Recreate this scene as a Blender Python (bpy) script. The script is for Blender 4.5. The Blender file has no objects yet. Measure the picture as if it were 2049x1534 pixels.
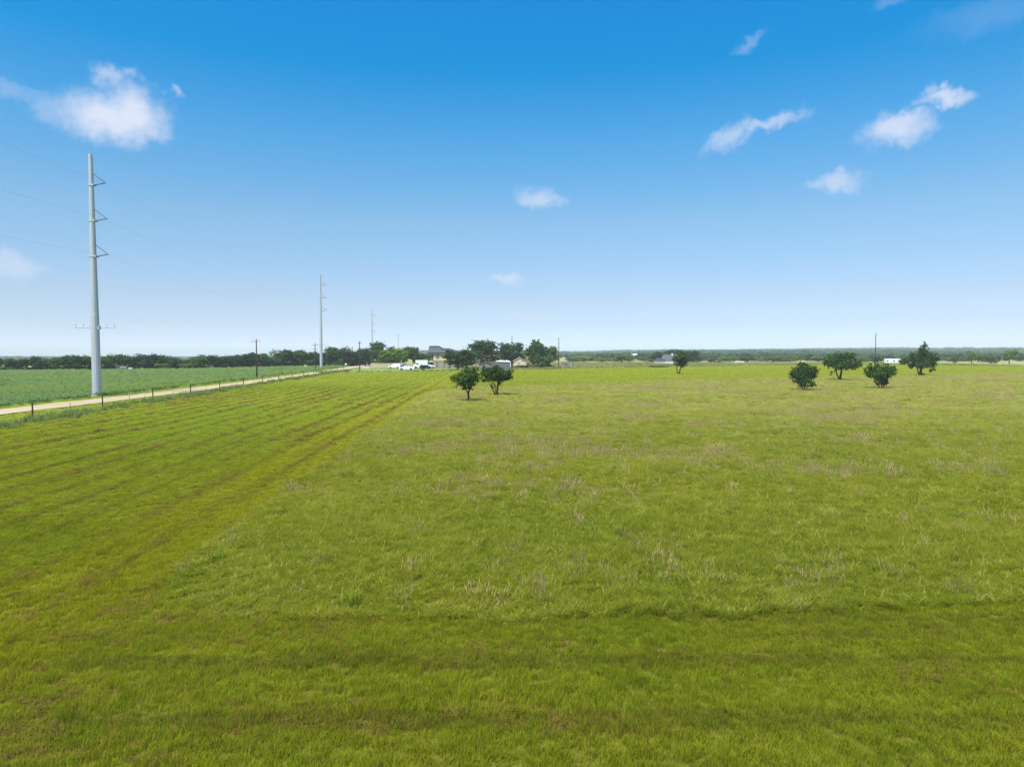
import bpy, math, random
import numpy as np
from mathutils import Vector

# ------------------------------------------------------------------ camera, world, sun, exposure
sc = bpy.context.scene
col = sc.collection
F, CX, CY, HZ, CAMH = 1366.0, 1024.5, 767.0, 706.0, 6.5      # focal length and centre in photograph pixels, horizon row, height
PITCH = math.atan((CY - HZ) / F)
cam = bpy.data.cameras.new('camera'); cam.sensor_width = 36; cam.lens = 36 * F / 2049; cam.clip_end = 20000; cam.clip_start = 0.1
co = bpy.data.objects.new('camera', cam); col.objects.link(co)
co.location = (0, 0, CAMH); co.rotation_euler = (math.radians(90) - PITCH, 0, 0); sc.camera = co
sc.view_settings.view_transform = 'Standard'; sc.view_settings.look = 'None'; sc.view_settings.gamma = 1
sc.view_settings.exposure = 0.75; sc.view_settings.use_curve_mapping = False
cy = sc.cycles
cy.use_denoising = True; cy.denoising_prefilter = 'NONE'; cy.max_bounces = 5; cy.diffuse_bounces = 3; cy.glossy_bounces = 2; cy.transmission_bounces = 3
cy.transparent_max_bounces = 6; cy.volume_bounces = 2; cy.caustics_reflective = False; cy.caustics_refractive = False
cy.sample_clamp_indirect = 4

SUN_EL, SUN_AZ = 62.0, -148.0        # azimuth clockwise from +Y (straight ahead): behind and to the left
sd = bpy.data.lights.new('sun', 'SUN'); sd.energy = 4.5; sd.angle = math.radians(2.5); sd.color = (1.0, 0.92, 0.78)
so = bpy.data.objects.new('sun', sd); col.objects.link(so)
_e, _a = math.radians(SUN_EL), math.radians(SUN_AZ)
SUNV = Vector((math.cos(_e) * math.sin(_a), math.cos(_e) * math.cos(_a), math.sin(_e)))
so.rotation_euler = SUNV.to_track_quat('Z', 'Y').to_euler(); so.location = SUNV * 300

def ray(px, py):
    c, s = math.cos(PITCH), math.sin(PITCH)
    return Vector((px - CX, F * c + (CY - py) * s, -F * s + (CY - py) * c))
def at(px, py, Y):                   # the point of a picture position at distance Y
    d = ray(px, py); return d * (Y / d.y) + Vector((0, 0, CAMH))
def gnd(px, py):                     # where that sight line meets the flat ground
    d = ray(px, py); return d * (-CAMH / d.z) + Vector((0, 0, CAMH))

world = bpy.data.worlds.new('World'); sc.world = world; world.use_nodes = True
wt = world.node_tree; wt.nodes.clear()
def N(nt, t, **kw):
    n = nt.nodes.new(t)
    for k, v in kw.items():
        if k.startswith('i_'): n.inputs[k[2:].replace('_', ' ')].default_value = v
        elif k.startswith('n_'): n.inputs[int(k[2:])].default_value = v
        else: setattr(n, k, v)
    return n
def L(nt, a, b): nt.links.new(a, b)
def math_(nt, op, a, b=None, clamp=False):
    n = nt.nodes.new('ShaderNodeMath'); n.operation = op; n.use_clamp = clamp
    for i, v in enumerate((a, b)):
        if v is None: continue
        if isinstance(v, (int, float)): n.inputs[i].default_value = v
        else: nt.links.new(v, n.inputs[i])
    return n.outputs[0]
def maprange(nt, v, a, b, c, d, smooth=True):
    n = nt.nodes.new('ShaderNodeMapRange'); n.interpolation_type = 'SMOOTHSTEP' if smooth else 'LINEAR'
    nt.links.new(v, n.inputs[0])
    for i, x in enumerate((a, b, c, d)): n.inputs[i + 1].default_value = x
    return n.outputs[0]
def mixc(nt, f, a, b, blend='MIX'):
    n = nt.nodes.new('ShaderNodeMix'); n.data_type = 'RGBA'; n.blend_type = blend
    for s, v in ((n.inputs[0], f), (n.inputs[6], a), (n.inputs[7], b)):
        if isinstance(v, (int, float)): s.default_value = v
        elif isinstance(v, (tuple, list)): s.default_value = (*v[:3], 1)
        else: nt.links.new(v, s)
    return n.outputs[2]
def ramp(nt, fac, stops):
    n = nt.nodes.new('ShaderNodeValToRGB'); e = n.color_ramp.elements
    while len(e) < len(stops): e.new(0.5)
    for el, (p, c) in zip(e, stops): el.position = p; el.color = (*c, 1) if len(c) == 3 else c
    nt.links.new(fac, n.inputs[0]); return n.outputs[0]

SKY_STRENGTH = 0.06
sky = N(wt, 'ShaderNodeTexSky', sky_type='NISHITA', sun_disc=False)
sky.sun_elevation = _e; sky.sun_rotation = _a; sky.altitude = 150; sky.air_density = 1.0; sky.dust_density = 0.6; sky.ozone_density = 1.5
tc = N(wt, 'ShaderNodeTexCoord')
sep = N(wt, 'ShaderNodeSeparateXYZ'); L(wt, tc.outputs['Generated'], sep.inputs[0])
az = math_(wt, 'ARCTAN2', sep.outputs[0], sep.outputs[1]); el = math_(wt, 'ARCSINE', sep.outputs[2])
# the photograph's clear-air colouring of the sky: pale at the skyline, deep azure higher up, over the whole dome
tint = ramp(wt, maprange(wt, el, 0.0, 1.0, 0.0, 1.0, False), [
    (0.0, (0.415, 0.515, 0.80)), (0.0117, (0.415, 0.515, 0.80)), (0.022, (0.37, 0.452, 0.70)), (0.041, (0.343, 0.390, 0.555)), (0.0775, (0.355, 0.380, 0.472)), (0.185, (0.3385, 0.4505, 0.4943)), (0.29, (0.1786, 0.4714, 0.5909)), (0.386, (0.0253, 0.4467, 0.6375)), (0.473, (0.0223, 0.4548, 0.7207))])
skyt = N(wt, 'ShaderNodeVectorMath', operation='SCALE'); L(wt, tint, skyt.inputs[0]); skyt.inputs[3].default_value = 3.0
skyc = mixc(wt, 1.0, sky.outputs[0], skyt.outputs[0], 'MULTIPLY')
world.cycles.sampling_method = 'MANUAL'; world.cycles.sample_map_resolution = 256
# small fair-weather clouds, each a group of soft lobes in direction space
CLOUDS = [  # centre x, y, half width, half height, tilt in degrees, opacity
    (222, 236, 110, 56, 0, .95), (262, 230, 78, 66, 0, .95), (285, 265, 52, 30, 0, .65), (125, 222, 62, 32, 12, .32), (222, 155, 34, 30, 0, .5), (262, 150, 22, 16, 0, .35),
    (22, 176, 30, 18, 8, .2), (60, 192, 40, 16, 20, .16), (350, 183, 22, 15, 0, .38), (30, 535, 60, 30, 10, .45), (12, 520, 36, 22, 0, .4),
    (1083, 398, 72, 22, 8, .55), (1012, 556, 48, 16, 0, .5), (1062, 630, 80, 18, 0, .16),
    (1682, 364, 52, 26, 0, .55), (1640, 368, 48, 14, 0, .35), (1462, 272, 62, 28, -22, .5), (1535, 248, 92, 19, -10, .5), (1420, 290, 40, 14, -30, .28),
    (1798, 258, 78, 38, -4, .78), (1813, 240, 40, 24, 0, .75), (1893, 195, 56, 20, 4, .75), (1866, 182, 22, 16, 0, .4), (1498, 88, 44, 14, -18, .20), (1995, 25, 150, 36, 0, .10), (1780, 5, 40, 12, 0, .14)]
vec = N(wt, 'ShaderNodeCombineXYZ'); L(wt, az, vec.inputs[0]); L(wt, el, vec.inputs[1])
def warp(scale, amp, src):
    n = N(wt, 'ShaderNodeTexNoise', noise_dimensions='2D'); n.inputs['Scale'].default_value = scale; n.inputs['Detail'].default_value = 3
    L(wt, vec.outputs[0], n.inputs[0])
    s = N(wt, 'ShaderNodeVectorMath', operation='SUBTRACT'); L(wt, n.outputs['Color'], s.inputs[0]); s.inputs[1].default_value = (.5, .5, .5)
    m = N(wt, 'ShaderNodeVectorMath', operation='MULTIPLY_ADD'); L(wt, s.outputs[0], m.inputs[0]); m.inputs[1].default_value = (amp, amp * .8, 0); L(wt, src, m.inputs[2])
    return m.outputs[0]
wv = warp(110, .013, warp(34, .034, vec.outputs[0]))
acc = None
for (x, y, a, b, t, o) in CLOUDS:
    d = ray(x, y).normalized(); A, E = math.atan2(d.x, d.y), math.asin(d.z)
    mp = N(wt, 'ShaderNodeMapping', vector_type='TEXTURE'); L(wt, wv, mp.inputs[0])
    mp.inputs['Location'].default_value = (A, E, 0); mp.inputs['Rotation'].default_value = (0, 0, math.radians(-t)); mp.inputs['Scale'].default_value = (a / F * .86, b / F * .86, 1)
    ln = N(wt, 'ShaderNodeVectorMath', operation='LENGTH'); L(wt, mp.outputs[0], ln.inputs[0])
    v = maprange(wt, ln.outputs['Value'], 1.15, 0.1, 0.0, o)
    if acc is None: acc = v
    else:
        acc = math_(wt, 'MAXIMUM', acc, v)
CLOUDC = N(wt, 'ShaderNodeRGB'); CLOUDC.outputs[0].default_value = (7.6, 8.1, 9.6, 1)
fin = mixc(wt, acc, skyc, CLOUDC.outputs[0])
bg = N(wt, 'ShaderNodeBackground'); L(wt, fin, bg.inputs[0]); bg.inputs[1].default_value = SKY_STRENGTH
L(wt, bg.outputs[0], N(wt, 'ShaderNodeOutputWorld').inputs[0])

# ------------------------------------------------------------------ helpers
rng = np.random.default_rng(7); random.seed(7)
class MB:
    """collects faces; build() links them as one mesh object"""
    def __init__(s): s.v = []; s.f = []; s.m = []
    def add(s, vs, fs, m=0):
        o = len(s.v); s.v += [tuple(v) for v in vs]; s.f += [tuple(i + o for i in f) for f in fs]; s.m += [m] * len(fs); return s
    def box(s, x0, x1, y0, y1, z0, z1, m=0):
        return s.add([(x0, y0, z0), (x1, y0, z0), (x1, y1, z0), (x0, y1, z0), (x0, y0, z1), (x1, y0, z1), (x1, y1, z1), (x0, y1, z1)],
                     [(0, 3, 2, 1), (4, 5, 6, 7), (0, 1, 5, 4), (1, 2, 6, 5), (2, 3, 7, 6), (3, 0, 4, 7)], m)
    def tube(s, pts, rad, n=8, cap=True, m=0):
        pts = [Vector(p) for p in pts]; rad = rad if isinstance(rad, (list, tuple)) else [rad] * len(pts)
        vs, fs = [], []
        for i, p in enumerate(pts):
            d = (pts[min(i + 1, len(pts) - 1)] - pts[max(i - 1, 0)]).normalized()
            u = d.cross(Vector((0, 1, 0)) if abs(d.y) < .9 else Vector((1, 0, 0))).normalized(); w = d.cross(u)
            for k in range(n):
                a = 2 * math.pi * k / n; vs.append(p + (u * math.cos(a) + w * math.sin(a)) * rad[i])
        for i in range(len(pts) - 1):
            for k in range(n):
                fs.append((i * n + k, i * n + (k + 1) % n, (i + 1) * n + (k + 1) % n, (i + 1) * n + k))
        if cap: fs += [tuple(range(n - 1, -1, -1)), tuple(range((len(pts) - 1) * n, len(pts) * n))]
        return s.add(vs, fs, m)
    def prism(s, prof, y0, y1, inset=None, m=0):
        """side profile of (x, z) points extruded from y0 to y1; inset = {index: how far that point moves in at both ends}"""
        inset = inset or {}; n = len(prof)
        vs = [(x, y0 + inset.get(i, 0), z) for i, (x, z) in enumerate(prof)] + [(x, y1 - inset.get(i, 0), z) for i, (x, z) in enumerate(prof)]
        return s.add(vs, [tuple(range(n)), tuple(range(2 * n - 1, n - 1, -1))] + [(i, i + n, (i + 1) % n + n, (i + 1) % n) for i in range(n)], m)
    def build(s, name, mat, parent=None, smooth=False, loc=None):
        me = bpy.data.meshes.new(name); me.from_pydata(s.v, [], s.f)
        for mt in (mat if isinstance(mat, (list, tuple)) else [mat]): me.materials.append(mt)
        if any(s.m): me.polygons.foreach_set('material_index', s.m)
        if smooth: me.polygons.foreach_set('use_smooth', [True] * len(me.polygons))
        return link(name, me, parent, loc)
def link(name, me, parent=None, loc=None):
    o = bpy.data.objects.new(name, me); col.objects.link(o); o.parent = parent
    if loc: o.location = loc
    return o
def tag(o, label=None, cat=None, group=None, kind=None):
    for k, v in (('label', label), ('category', cat), ('group', group), ('kind', kind)):
        if v: o[k] = v
    return o
def thing(name, label, cat, loc=(0, 0, 0), rz=0, group=None):
    o = bpy.data.objects.new(name, None); col.objects.link(o); o.location = loc; o.rotation_euler = (0, 0, rz); o.empty_display_size = .3
    return tag(o, label, cat, group)
def ordinal(n):
    a = ['', 'first', 'second', 'third', 'fourth', 'fifth', 'sixth', 'seventh', 'eighth', 'ninth', 'tenth', 'eleventh', 'twelfth', 'thirteenth', 'fourteenth', 'fifteenth', 'sixteenth', 'seventeenth', 'eighteenth', 'nineteenth']
    if n < 20: return a[n]
    t = {2: ('twentieth', 'twenty'), 3: ('thirtieth', 'thirty'), 4: ('fortieth', 'forty'), 5: ('fiftieth', 'fifty'), 6: ('sixtieth', 'sixty')}[n // 10]
    return t[0] if n % 10 == 0 else t[1] + '-' + a[n % 10]

def _hash(i, j, seed):
    h = (i.astype(np.int64) * 374761393 + j.astype(np.int64) * 668265263 + seed * 974711) & 0x7fffffff
    h = ((h ^ (h >> 13)) * 1274126177) & 0x7fffffff
    return ((h ^ (h >> 16)) & 0xffff) / 65535.0
def vn(x, y, s, seed=0):
    x = np.asarray(x, float) / s; y = np.asarray(y, float) / s; i = np.floor(x); j = np.floor(y); u = x - i; v = y - j
    u = u * u * (3 - 2 * u); v = v * v * (3 - 2 * v)
    return (_hash(i, j, seed) * (1 - u) + _hash(i + 1, j, seed) * u) * (1 - v) + (_hash(i, j + 1, seed) * (1 - u) + _hash(i + 1, j + 1, seed) * u) * v
def sst(x, a, b):
    t = np.clip((np.asarray(x, float) - a) / (b - a), 0, 1); return t * t * (3 - 2 * t)

# ------------------------------------------------------------------ materials
def mat(name):
    m = bpy.data.materials.new(name); m.use_nodes = True; nt = m.node_tree; nt.nodes.clear()
    return m, nt, N(nt, 'ShaderNodeOutputMaterial')
def pos(nt): return N(nt, 'ShaderNodeNewGeometry').outputs['Position']
def noise(nt, vec, scale, detail=3, rough=.55, sc=None):
    if sc:
        mp = N(nt, 'ShaderNodeMapping'); mp.inputs['Scale'].default_value = sc; L(nt, vec, mp.inputs[0]); vec = mp.outputs[0]
    n = N(nt, 'ShaderNodeTexNoise'); n.inputs['Scale'].default_value = scale; n.inputs['Detail'].default_value = detail; n.inputs['Roughness'].default_value = rough
    L(nt, vec, n.inputs[0]); return n.outputs['Fac']
def plain(name, c, rough=.8, metal=0, var=.12, scale=3.0, spec=.3, bump=0):
    m, nt, out = mat(name); b = N(nt, 'ShaderNodeBsdfPrincipled'); b.inputs['Roughness'].default_value = rough; b.inputs['Metallic'].default_value = metal
    b.inputs['Specular IOR Level'].default_value = spec
    n = noise(nt, N(nt, 'ShaderNodeTexCoord').outputs['Object'], scale)
    L(nt, mixc(nt, n, tuple(x * (1 - var * 2) for x in c), tuple(min(1, x * (1 + var * 2)) for x in c)), b.inputs['Base Color'])
    if bump:
        bp = N(nt, 'ShaderNodeBump'); bp.inputs['Strength'].default_value = bump; L(nt, n, bp.inputs['Height']); L(nt, bp.outputs[0], b.inputs['Normal'])
    L(nt, b.outputs[0], out.inputs[0]); return m
def leafy(nt, out, colour, trans=.35):
    d = N(nt, 'ShaderNodeBsdfDiffuse'); t = N(nt, 'ShaderNodeBsdfTranslucent'); L(nt, colour, d.inputs[0])
    L(nt, mixc(nt, 1.0, colour, (1.15, 1.2, .6), 'MULTIPLY'), t.inputs[0])
    mx = N(nt, 'ShaderNodeMixShader'); mx.inputs[0].default_value = trans; L(nt, d.outputs[0], mx.inputs[1]); L(nt, t.outputs[0], mx.inputs[2]); L(nt, mx.outputs[0], out.inputs[0])
def vary(nt, c, amt=.3):
    oi = N(nt, 'ShaderNodeObjectInfo'); f = maprange(nt, oi.outputs['Random'], 0, 1, 1 - amt, 1 + amt, False)
    cmb = N(nt, 'ShaderNodeCombineXYZ')
    for i in range(3): L(nt, f, cmb.inputs[i])
    return mixc(nt, 1.0, c, cmb.outputs[0], 'MULTIPLY')

def mown_colour(nt):
    """world-space colouring of the cut grass: patches, mower passes, brown clippings left in rows"""
    p = pos(nt); s = N(nt, 'ShaderNodeSeparateXYZ'); L(nt, p, s.inputs[0]); X, Y = s.outputs[0], s.outputs[1]
    big = noise(nt, p, .05, 2); mid = noise(nt, p, .5, 3); fine = noise(nt, p, 3.0, 3)
    base = ramp(nt, mid, [(.3, (.258, .296, .019)), (.5, (.295, .325, .021)), (.72, (.338, .350, .025))])
    base = mixc(nt, maprange(nt, big, .4, .65, 0, .5), base, (.225, .300, .017))
    # strip of paler, yellower stubble beside the standing grass
    ed = math_(nt, 'ADD', X, math_(nt, 'MULTIPLY', Y, .031))
    near = math_(nt, 'MULTIPLY', maprange(nt, ed, -14.6, -12.8, 0, 1), maprange(nt, X, -9, -10, 0, 1))
    base = mixc(nt, math_(nt, 'MULTIPLY', near, .55), base, (.380, .350, .016))
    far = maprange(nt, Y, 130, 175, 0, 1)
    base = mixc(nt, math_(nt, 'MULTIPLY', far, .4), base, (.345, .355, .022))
    along = maprange(nt, math_(nt, 'ADD', X, math_(nt, 'MULTIPLY', fine, .8)), -9.5, -8, 1, 0)
    along = math_(nt, 'MULTIPLY', along, maprange(nt, Y, 14.5, 18.5, 0, 1))
    wob = N(nt, 'ShaderNodeCombineXYZ'); L(nt, ed, wob.inputs[0]); L(nt, Y, wob.inputs[1])
    sy = noise(nt, wob.outputs[0], 1.0, 3, .6, (.85, .035, 1)); sx = noise(nt, p, 1.0, 3, .6, (.07, .9, 1))
    streak = mixc(nt, along, sx, sy)
    # mower passes: lanes about 2.3 m wide, worn through in places
    lane = math_(nt, 'SINE', math_(nt, 'MULTIPLY', math_(nt, 'ADD', mixc(nt, along, Y, ed), math_(nt, 'MULTIPLY', mid, .9)), 2.73))
    lane = math_(nt, 'MULTIPLY', maprange(nt, lane, .5, .96, 0, 1), maprange(nt, streak, .38, .56, .2, 1))
    base = mixc(nt, math_(nt, 'MULTIPLY', lane, maprange(nt, along, 0, 1, .36, .5)), base, (.115, .105, .030))
    brown = maprange(nt, math_(nt, 'ADD', streak, math_(nt, 'MULTIPLY', math_(nt, 'SUBTRACT', mid, .5), .35)), .57, .74, 0, .45)
    base = mixc(nt, brown, base, (.185, .135, .038))
    base = mixc(nt, maprange(nt, Y, 28, 85, 0, .8), base, mixc(nt, 1.0, base, (1.42, 1.5, 2.3), 'MULTIPLY'))  # lightens with distance: sunlit look of far stubble painted into the colour
    return mixc(nt, maprange(nt, fine, .35, .7, 0, .22), base, (.19, .25, .018))
def meadow_colour(nt):
    p = pos(nt); big = noise(nt, p, .06, 3); mid = noise(nt, p, .4, 3)
    base = ramp(nt, mid, [(.3, (.238, .272, .022)), (.5, (.270, .297, .026)), (.72, (.318, .325, .040))])
    base = mixc(nt, maprange(nt, big, .42, .62, 0, .55), base, (.220, .268, .024))
    s = N(nt, 'ShaderNodeSeparateXYZ'); L(nt, p, s.inputs[0])
    dry = math_(nt, 'MULTIPLY', maprange(nt, s.outputs[1], 28, 90, 0, .62), maprange(nt, noise(nt, p, .12, 3), .3, .6, .5, 1))  # straw tone further back, with the sunlit brightness of distant grass painted in
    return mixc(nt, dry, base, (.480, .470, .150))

def lawn_colour(nt):
    p = pos(nt); return mixc(nt, maprange(nt, noise(nt, p, .12, 3), .4, .62, 0, 1), (.165, .240, .050), (.250, .270, .070))
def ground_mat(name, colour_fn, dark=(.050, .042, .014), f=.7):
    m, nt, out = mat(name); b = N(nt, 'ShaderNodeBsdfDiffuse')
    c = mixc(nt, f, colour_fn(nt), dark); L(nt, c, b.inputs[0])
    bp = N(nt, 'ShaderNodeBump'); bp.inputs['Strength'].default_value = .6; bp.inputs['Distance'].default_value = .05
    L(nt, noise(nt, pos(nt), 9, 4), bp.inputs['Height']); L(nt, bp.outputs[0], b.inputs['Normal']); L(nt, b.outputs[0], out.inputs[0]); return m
def blade_mat(name, colour_fn, amt=.3, trans=.4):
    m, nt, out = mat(name); leafy(nt, out, vary(nt, colour_fn(nt), amt), trans); return m
M = {}
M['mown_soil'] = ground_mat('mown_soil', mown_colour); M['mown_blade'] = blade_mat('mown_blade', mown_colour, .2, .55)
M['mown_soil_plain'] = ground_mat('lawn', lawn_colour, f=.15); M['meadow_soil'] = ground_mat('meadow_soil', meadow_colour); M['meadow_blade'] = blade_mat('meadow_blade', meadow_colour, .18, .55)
def const(c): return lambda nt: mixc(nt, 0.0, c, c)
M['seed'] = blade_mat('seed_head', const((.50, .37, .21)), .25, .35)
M['straw'] = blade_mat('straw', const((.40, .36, .12)), .3, .3); M['thatch'] = blade_mat('thatch', const((.20, .125, .040)), .35, .3)
M['meadow_weed'] = blade_mat('meadow_weed', const((.165, .220, .028)), .3, .35)
M['weed'] = blade_mat('weed_leaf', const((.205, .260, .085)), .35)
def crop_colour(nt):
    p = pos(nt); return mixc(nt, maprange(nt, noise(nt, p, .035, 3, .6, (1, .35, 1)), .4, .66, 0, 1), (.195, .290, .125), (.225, .305, .100))
M['crop'] = blade_mat('crop_leaf', crop_colour, .1, .5); M['crop_soil'] = ground_mat('crop_soil', crop_colour, (.05, .06, .02), .35)
def pasture_colour(nt):
    p = pos(nt); a = noise(nt, p, .018, 4); b = noise(nt, p, .25, 3)
    c = mixc(nt, maprange(nt, a, .4, .6, 0, 1), (.27, .28, .09), (.37, .34, .16)); return mixc(nt, maprange(nt, b, .4, .7, 0, .5), c, (.19, .23, .06))
M['pasture'] = ground_mat('pasture', pasture_colour, (.1, .1, .03), .15); M['pasture_blade'] = blade_mat('pasture_blade', pasture_colour, .3)
def gravel_mat(name, c0, c1):
    m, nt, out = mat(name); b = N(nt, 'ShaderNodeBsdfDiffuse'); p = pos(nt)
    c = mixc(nt, maprange(nt, noise(nt, p, .6, 5, .7, (1, .12, 1)), .35, .65, 0, 1), c0, c1)
    L(nt, mixc(nt, maprange(nt, noise(nt, p, 14, 2), .3, .7, 0, .35), c, tuple(x * .6 for x in c0)), b.inputs[0])
    L(nt, b.outputs[0], out.inputs[0]); return m
M['road'] = gravel_mat('road_gravel', (.40, .315, .20), (.50, .41, .28)); M['drive'] = gravel_mat('drive_gravel', (.28, .28, .26), (.38, .375, .35))
m, nt, out = mat('bark'); b = N(nt, 'ShaderNodeBsdfDiffuse')
L(nt, mixc(nt, noise(nt, N(nt, 'ShaderNodeTexCoord').outputs['Object'], 6, 4, .6, (3, 3, .5)), (.028, .022, .016), (.09, .07, .05)), b.inputs[0]); L(nt, b.outputs[0], out.inputs[0]); M['bark'] = m
def foliage(name):
    m, nt, out = mat(name); oi = N(nt, 'ShaderNodeObjectInfo'); ge = N(nt, 'ShaderNodeNewGeometry')
    f = maprange(nt, ge.outputs['Random Per Island'], 0, 1, .6, 1.45, False); cmb = N(nt, 'ShaderNodeCombineXYZ')
    for i in range(3): L(nt, f, cmb.inputs[i])
    c = mixc(nt, 1.0, oi.outputs['Color'], cmb.outputs[0], 'MULTIPLY')
    c = mixc(nt, maprange(nt, noise(nt, ge.outputs['Position'], .8, 2), .42, .66, 0, .45), c, mixc(nt, 1.0, c, (1.5, 1.25, .7), 'MULTIPLY'))
    leafy(nt, out, c, .22); return m
M['leaf'] = foliage('leaf')
m, nt, out = mat('far_leaf'); p = N(nt, 'ShaderNodeObjectInfo')
leafy(nt, out, vary(nt, mixc(nt, p.outputs['Random'], (.034, .085, .045), (.080, .150, .060)), .2), .15); M['far_leaf'] = m
def galv():
    m, nt, out = mat('galvanised_steel'); b = N(nt, 'ShaderNodeBsdfPrincipled'); b.inputs['Metallic'].default_value = .15; b.inputs['Roughness'].default_value = .55
    o = N(nt, 'ShaderNodeTexCoord').outputs['Object']
    c = mixc(nt, noise(nt, o, 2.2, 4, .6, (1, 1, .35)), (.37, .395, .41), (.50, .525, .54)); L(nt, mixc(nt, maprange(nt, noise(nt, o, 9, 2), .5, .8, 0, .25), c, (.25, .275, .285)), b.inputs['Base Color'])
    L(nt, b.outputs[0], out.inputs[0]); return m
M['galv'] = galv()
M['dark_metal'] = plain('dark_metal', (.07, .075, .08), .5, .3); M['insulator'] = plain('grey_insulator', (.075, .085, .09), .45); M['wire'] = plain('wire', (.16, .17, .18), .5, .5)
M['wood_pole'] = plain('wood_pole', (.055, .042, .032), .9, var=.25); M['rust_post'] = plain('rusty_post', (.085, .038, .022), .85, var=.3, scale=8)
M['white'] = plain('white_paint', (.78, .79, .80), .35, var=.03, spec=.5); M['white_wall'] = plain('white_sheet_metal', (.74, .76, .78), .5, var=.05)
M['tyre'] = plain('tyre', (.016, .016, .017), .9); M['rim'] = plain('wheel_rim', (.5, .5, .52), .35, .7); M['glass'] = plain('dark_glass', (.02, .028, .035), .08, spec=.8, var=.05)
M['cream'] = plain('cream_siding', (.60, .47, .27), .8, var=.06, scale=1.5); M['cream_pale'] = plain('pale_cream_siding', (.56, .47, .32), .8, var=.06)
M['brick'] = plain('mixed_stone', (.36, .24, .17), .9, var=.35, scale=3.2, bump=.4); M['shingle'] = plain('grey_shingle', (.042, .045, .054), .9, var=.15, scale=4)
M['brown_shingle'] = plain('brown_shingle', (.10, .085, .095), .9, var=.12, scale=3); M['trim'] = plain('brown_trim', (.10, .06, .04), .7); M['dark_trim'] = plain('dark_timber', (.035, .03, .032), .7)
M['solar'] = plain('solar_panel', (.085, .092, .105), .35, .0, var=.08, spec=.5); M['teal'] = plain('teal_trim', (.30, .42, .38), .6); M['pane'] = plain('window_pane', (.10, .17, .18), .1, spec=.8)
M['masonry'] = plain('cream_masonry', (.46, .38, .25), .9, var=.12, scale=.8); M['corrug'] = plain('weathered_sheet', (.13, .15, .175), .7, .0, var=.15, scale=1.2)
M['grey_wood'] = plain('grey_weathered_wood', (.20, .20, .20), .9, var=.3, scale=2); m, nt, out = mat('plank_wood'); b = N(nt, 'ShaderNodeBsdfDiffuse'); L(nt, vary(nt, mixc(nt, noise(nt, N(nt, 'ShaderNodeTexCoord').outputs['Object'], 3, 3, .6, (4, 4, .4)), (.15, .155, .16), (.26, .27, .28)), .45), b.inputs[0]); L(nt, b.outputs[0], out.inputs[0]); M['plank'] = m; M['rust_roof'] = plain('rusty_sheet', (.24, .10, .05), .8, var=.25); M['pink_wall'] = plain('pinkish_stucco', (.42, .31, .22), .9)
M['teal_paint'] = plain('teal_car_paint', (.03, .13, .15), .3, spec=.5); M['black_paint'] = plain('black_car_paint', (.018, .019, .02), .25, spec=.5); M['yellow'] = plain('yellow_sign', (.65, .55, .16), .6); M['tan'] = plain('tan_wall', (.40, .31, .22), .85)
M['concrete'] = plain('concrete', (.42, .42, .40), .9)

# ------------------------------------------------------------------ the setting
def und(x, y):                       # gentle swell of the field
    return (vn(x, y, 17, 3) - .5) * .22 + (vn(x, y, 6, 4) - .5) * .08
def terrain(x, y):
    x = np.asarray(x, float); y = np.asarray(y, float); r = x / np.maximum(y, 50)
    lf = 1 - sst(r, -.42, -.12)
    right = (3 + 12 * sst(r, .15, .55)) * sst(y, 700, 2700) + 4 * (vn(x, y, 620, 9) - .5) * sst(y, 700, 1500); left = -12 * sst(y, 480, 1000) - 6 * sst(y, 1200, 2600)
    return right * (1 - lf) + left * lf
def grid(name, xs, ys, zf, m, keep=None):
    X, Y = np.meshgrid(xs, ys); Z = zf(X, Y); nx, ny = len(xs), len(ys)
    v = np.stack([X, Y, Z], -1).reshape(-1, 3)
    idx = np.arange(nx * ny).reshape(ny, nx); f = np.stack([idx[:-1, :-1], idx[:-1, 1:], idx[1:, 1:], idx[1:, :-1]], -1).reshape(-1, 4)
    if keep is not None:
        c = v[f].mean(1); f = f[keep(c[:, 0], c[:, 1])]; used, inv = np.unique(f, return_inverse=True); v = v[used]; f = inv.reshape(f.shape)
    me = bpy.data.meshes.new(name); me.from_pydata(v.tolist(), [], f.tolist()); me.materials.append(m); me.polygons.foreach_set('use_smooth', [True] * len(me.polygons))
    return link(name, me)
def geo(a, b, n, s): t = np.linspace(-1, 1, n); return np.sign(t) * (np.abs(t) * a + (np.exp(np.abs(t) * s) - 1) / (math.exp(s) - 1) * (b - a))
def field_edge_y(x):                 # far boundary of the field
    return np.interp(x, [-90, -47, -5, 39, 118, 195, 232, 300], [226, 234, 258, 300, 352, 392, 350, 290])
def road_x(y): return np.interp(y, [20, 120, 165, 210, 260, 305, 370, 520], [-57.4, -57.6, -59.6, -63, -68, -72.5, -79, -94])
def fence_x(y): return -41.0 - .084 * np.asarray(y, float)
def in_meadow(x, y, j=0.0):
    e = (vn(x, y, 2.5, 21) - .5) * 1.6
    left = np.interp(y, [14, 21, 60, 120, 160], [-8.2, -10.4, -11.6, -13.2, -14.5]); front = np.interp(x, [-10, 0, 5, 13, 60], [16.2, 15.9, 16.3, 17.2, 22])
    back = np.interp(x, [-14, 17, 55, 129, 170, 260], [118, 145, 164, 202, 214, 235]) + e * 3
    return (x > left + e * .45 + np.maximum(0, 19 - y) * .5 + j) & (y > front + e * .5 + j) & (y < back - j)
def in_field(x, y): return (x > fence_x(y) + .6) & (y < field_edge_y(x) - 1.5)
tag(grid('ground', geo(700, 3400, 121, 4), np.concatenate([np.linspace(-150, 480, 22), 480 + (np.exp(np.linspace(0, 4, 60)) - 1) / (math.exp(4) - 1) * 2920 + 6]),
     lambda x, y: terrain(x, y) - .22, M['pasture']), kind='structure')
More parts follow.
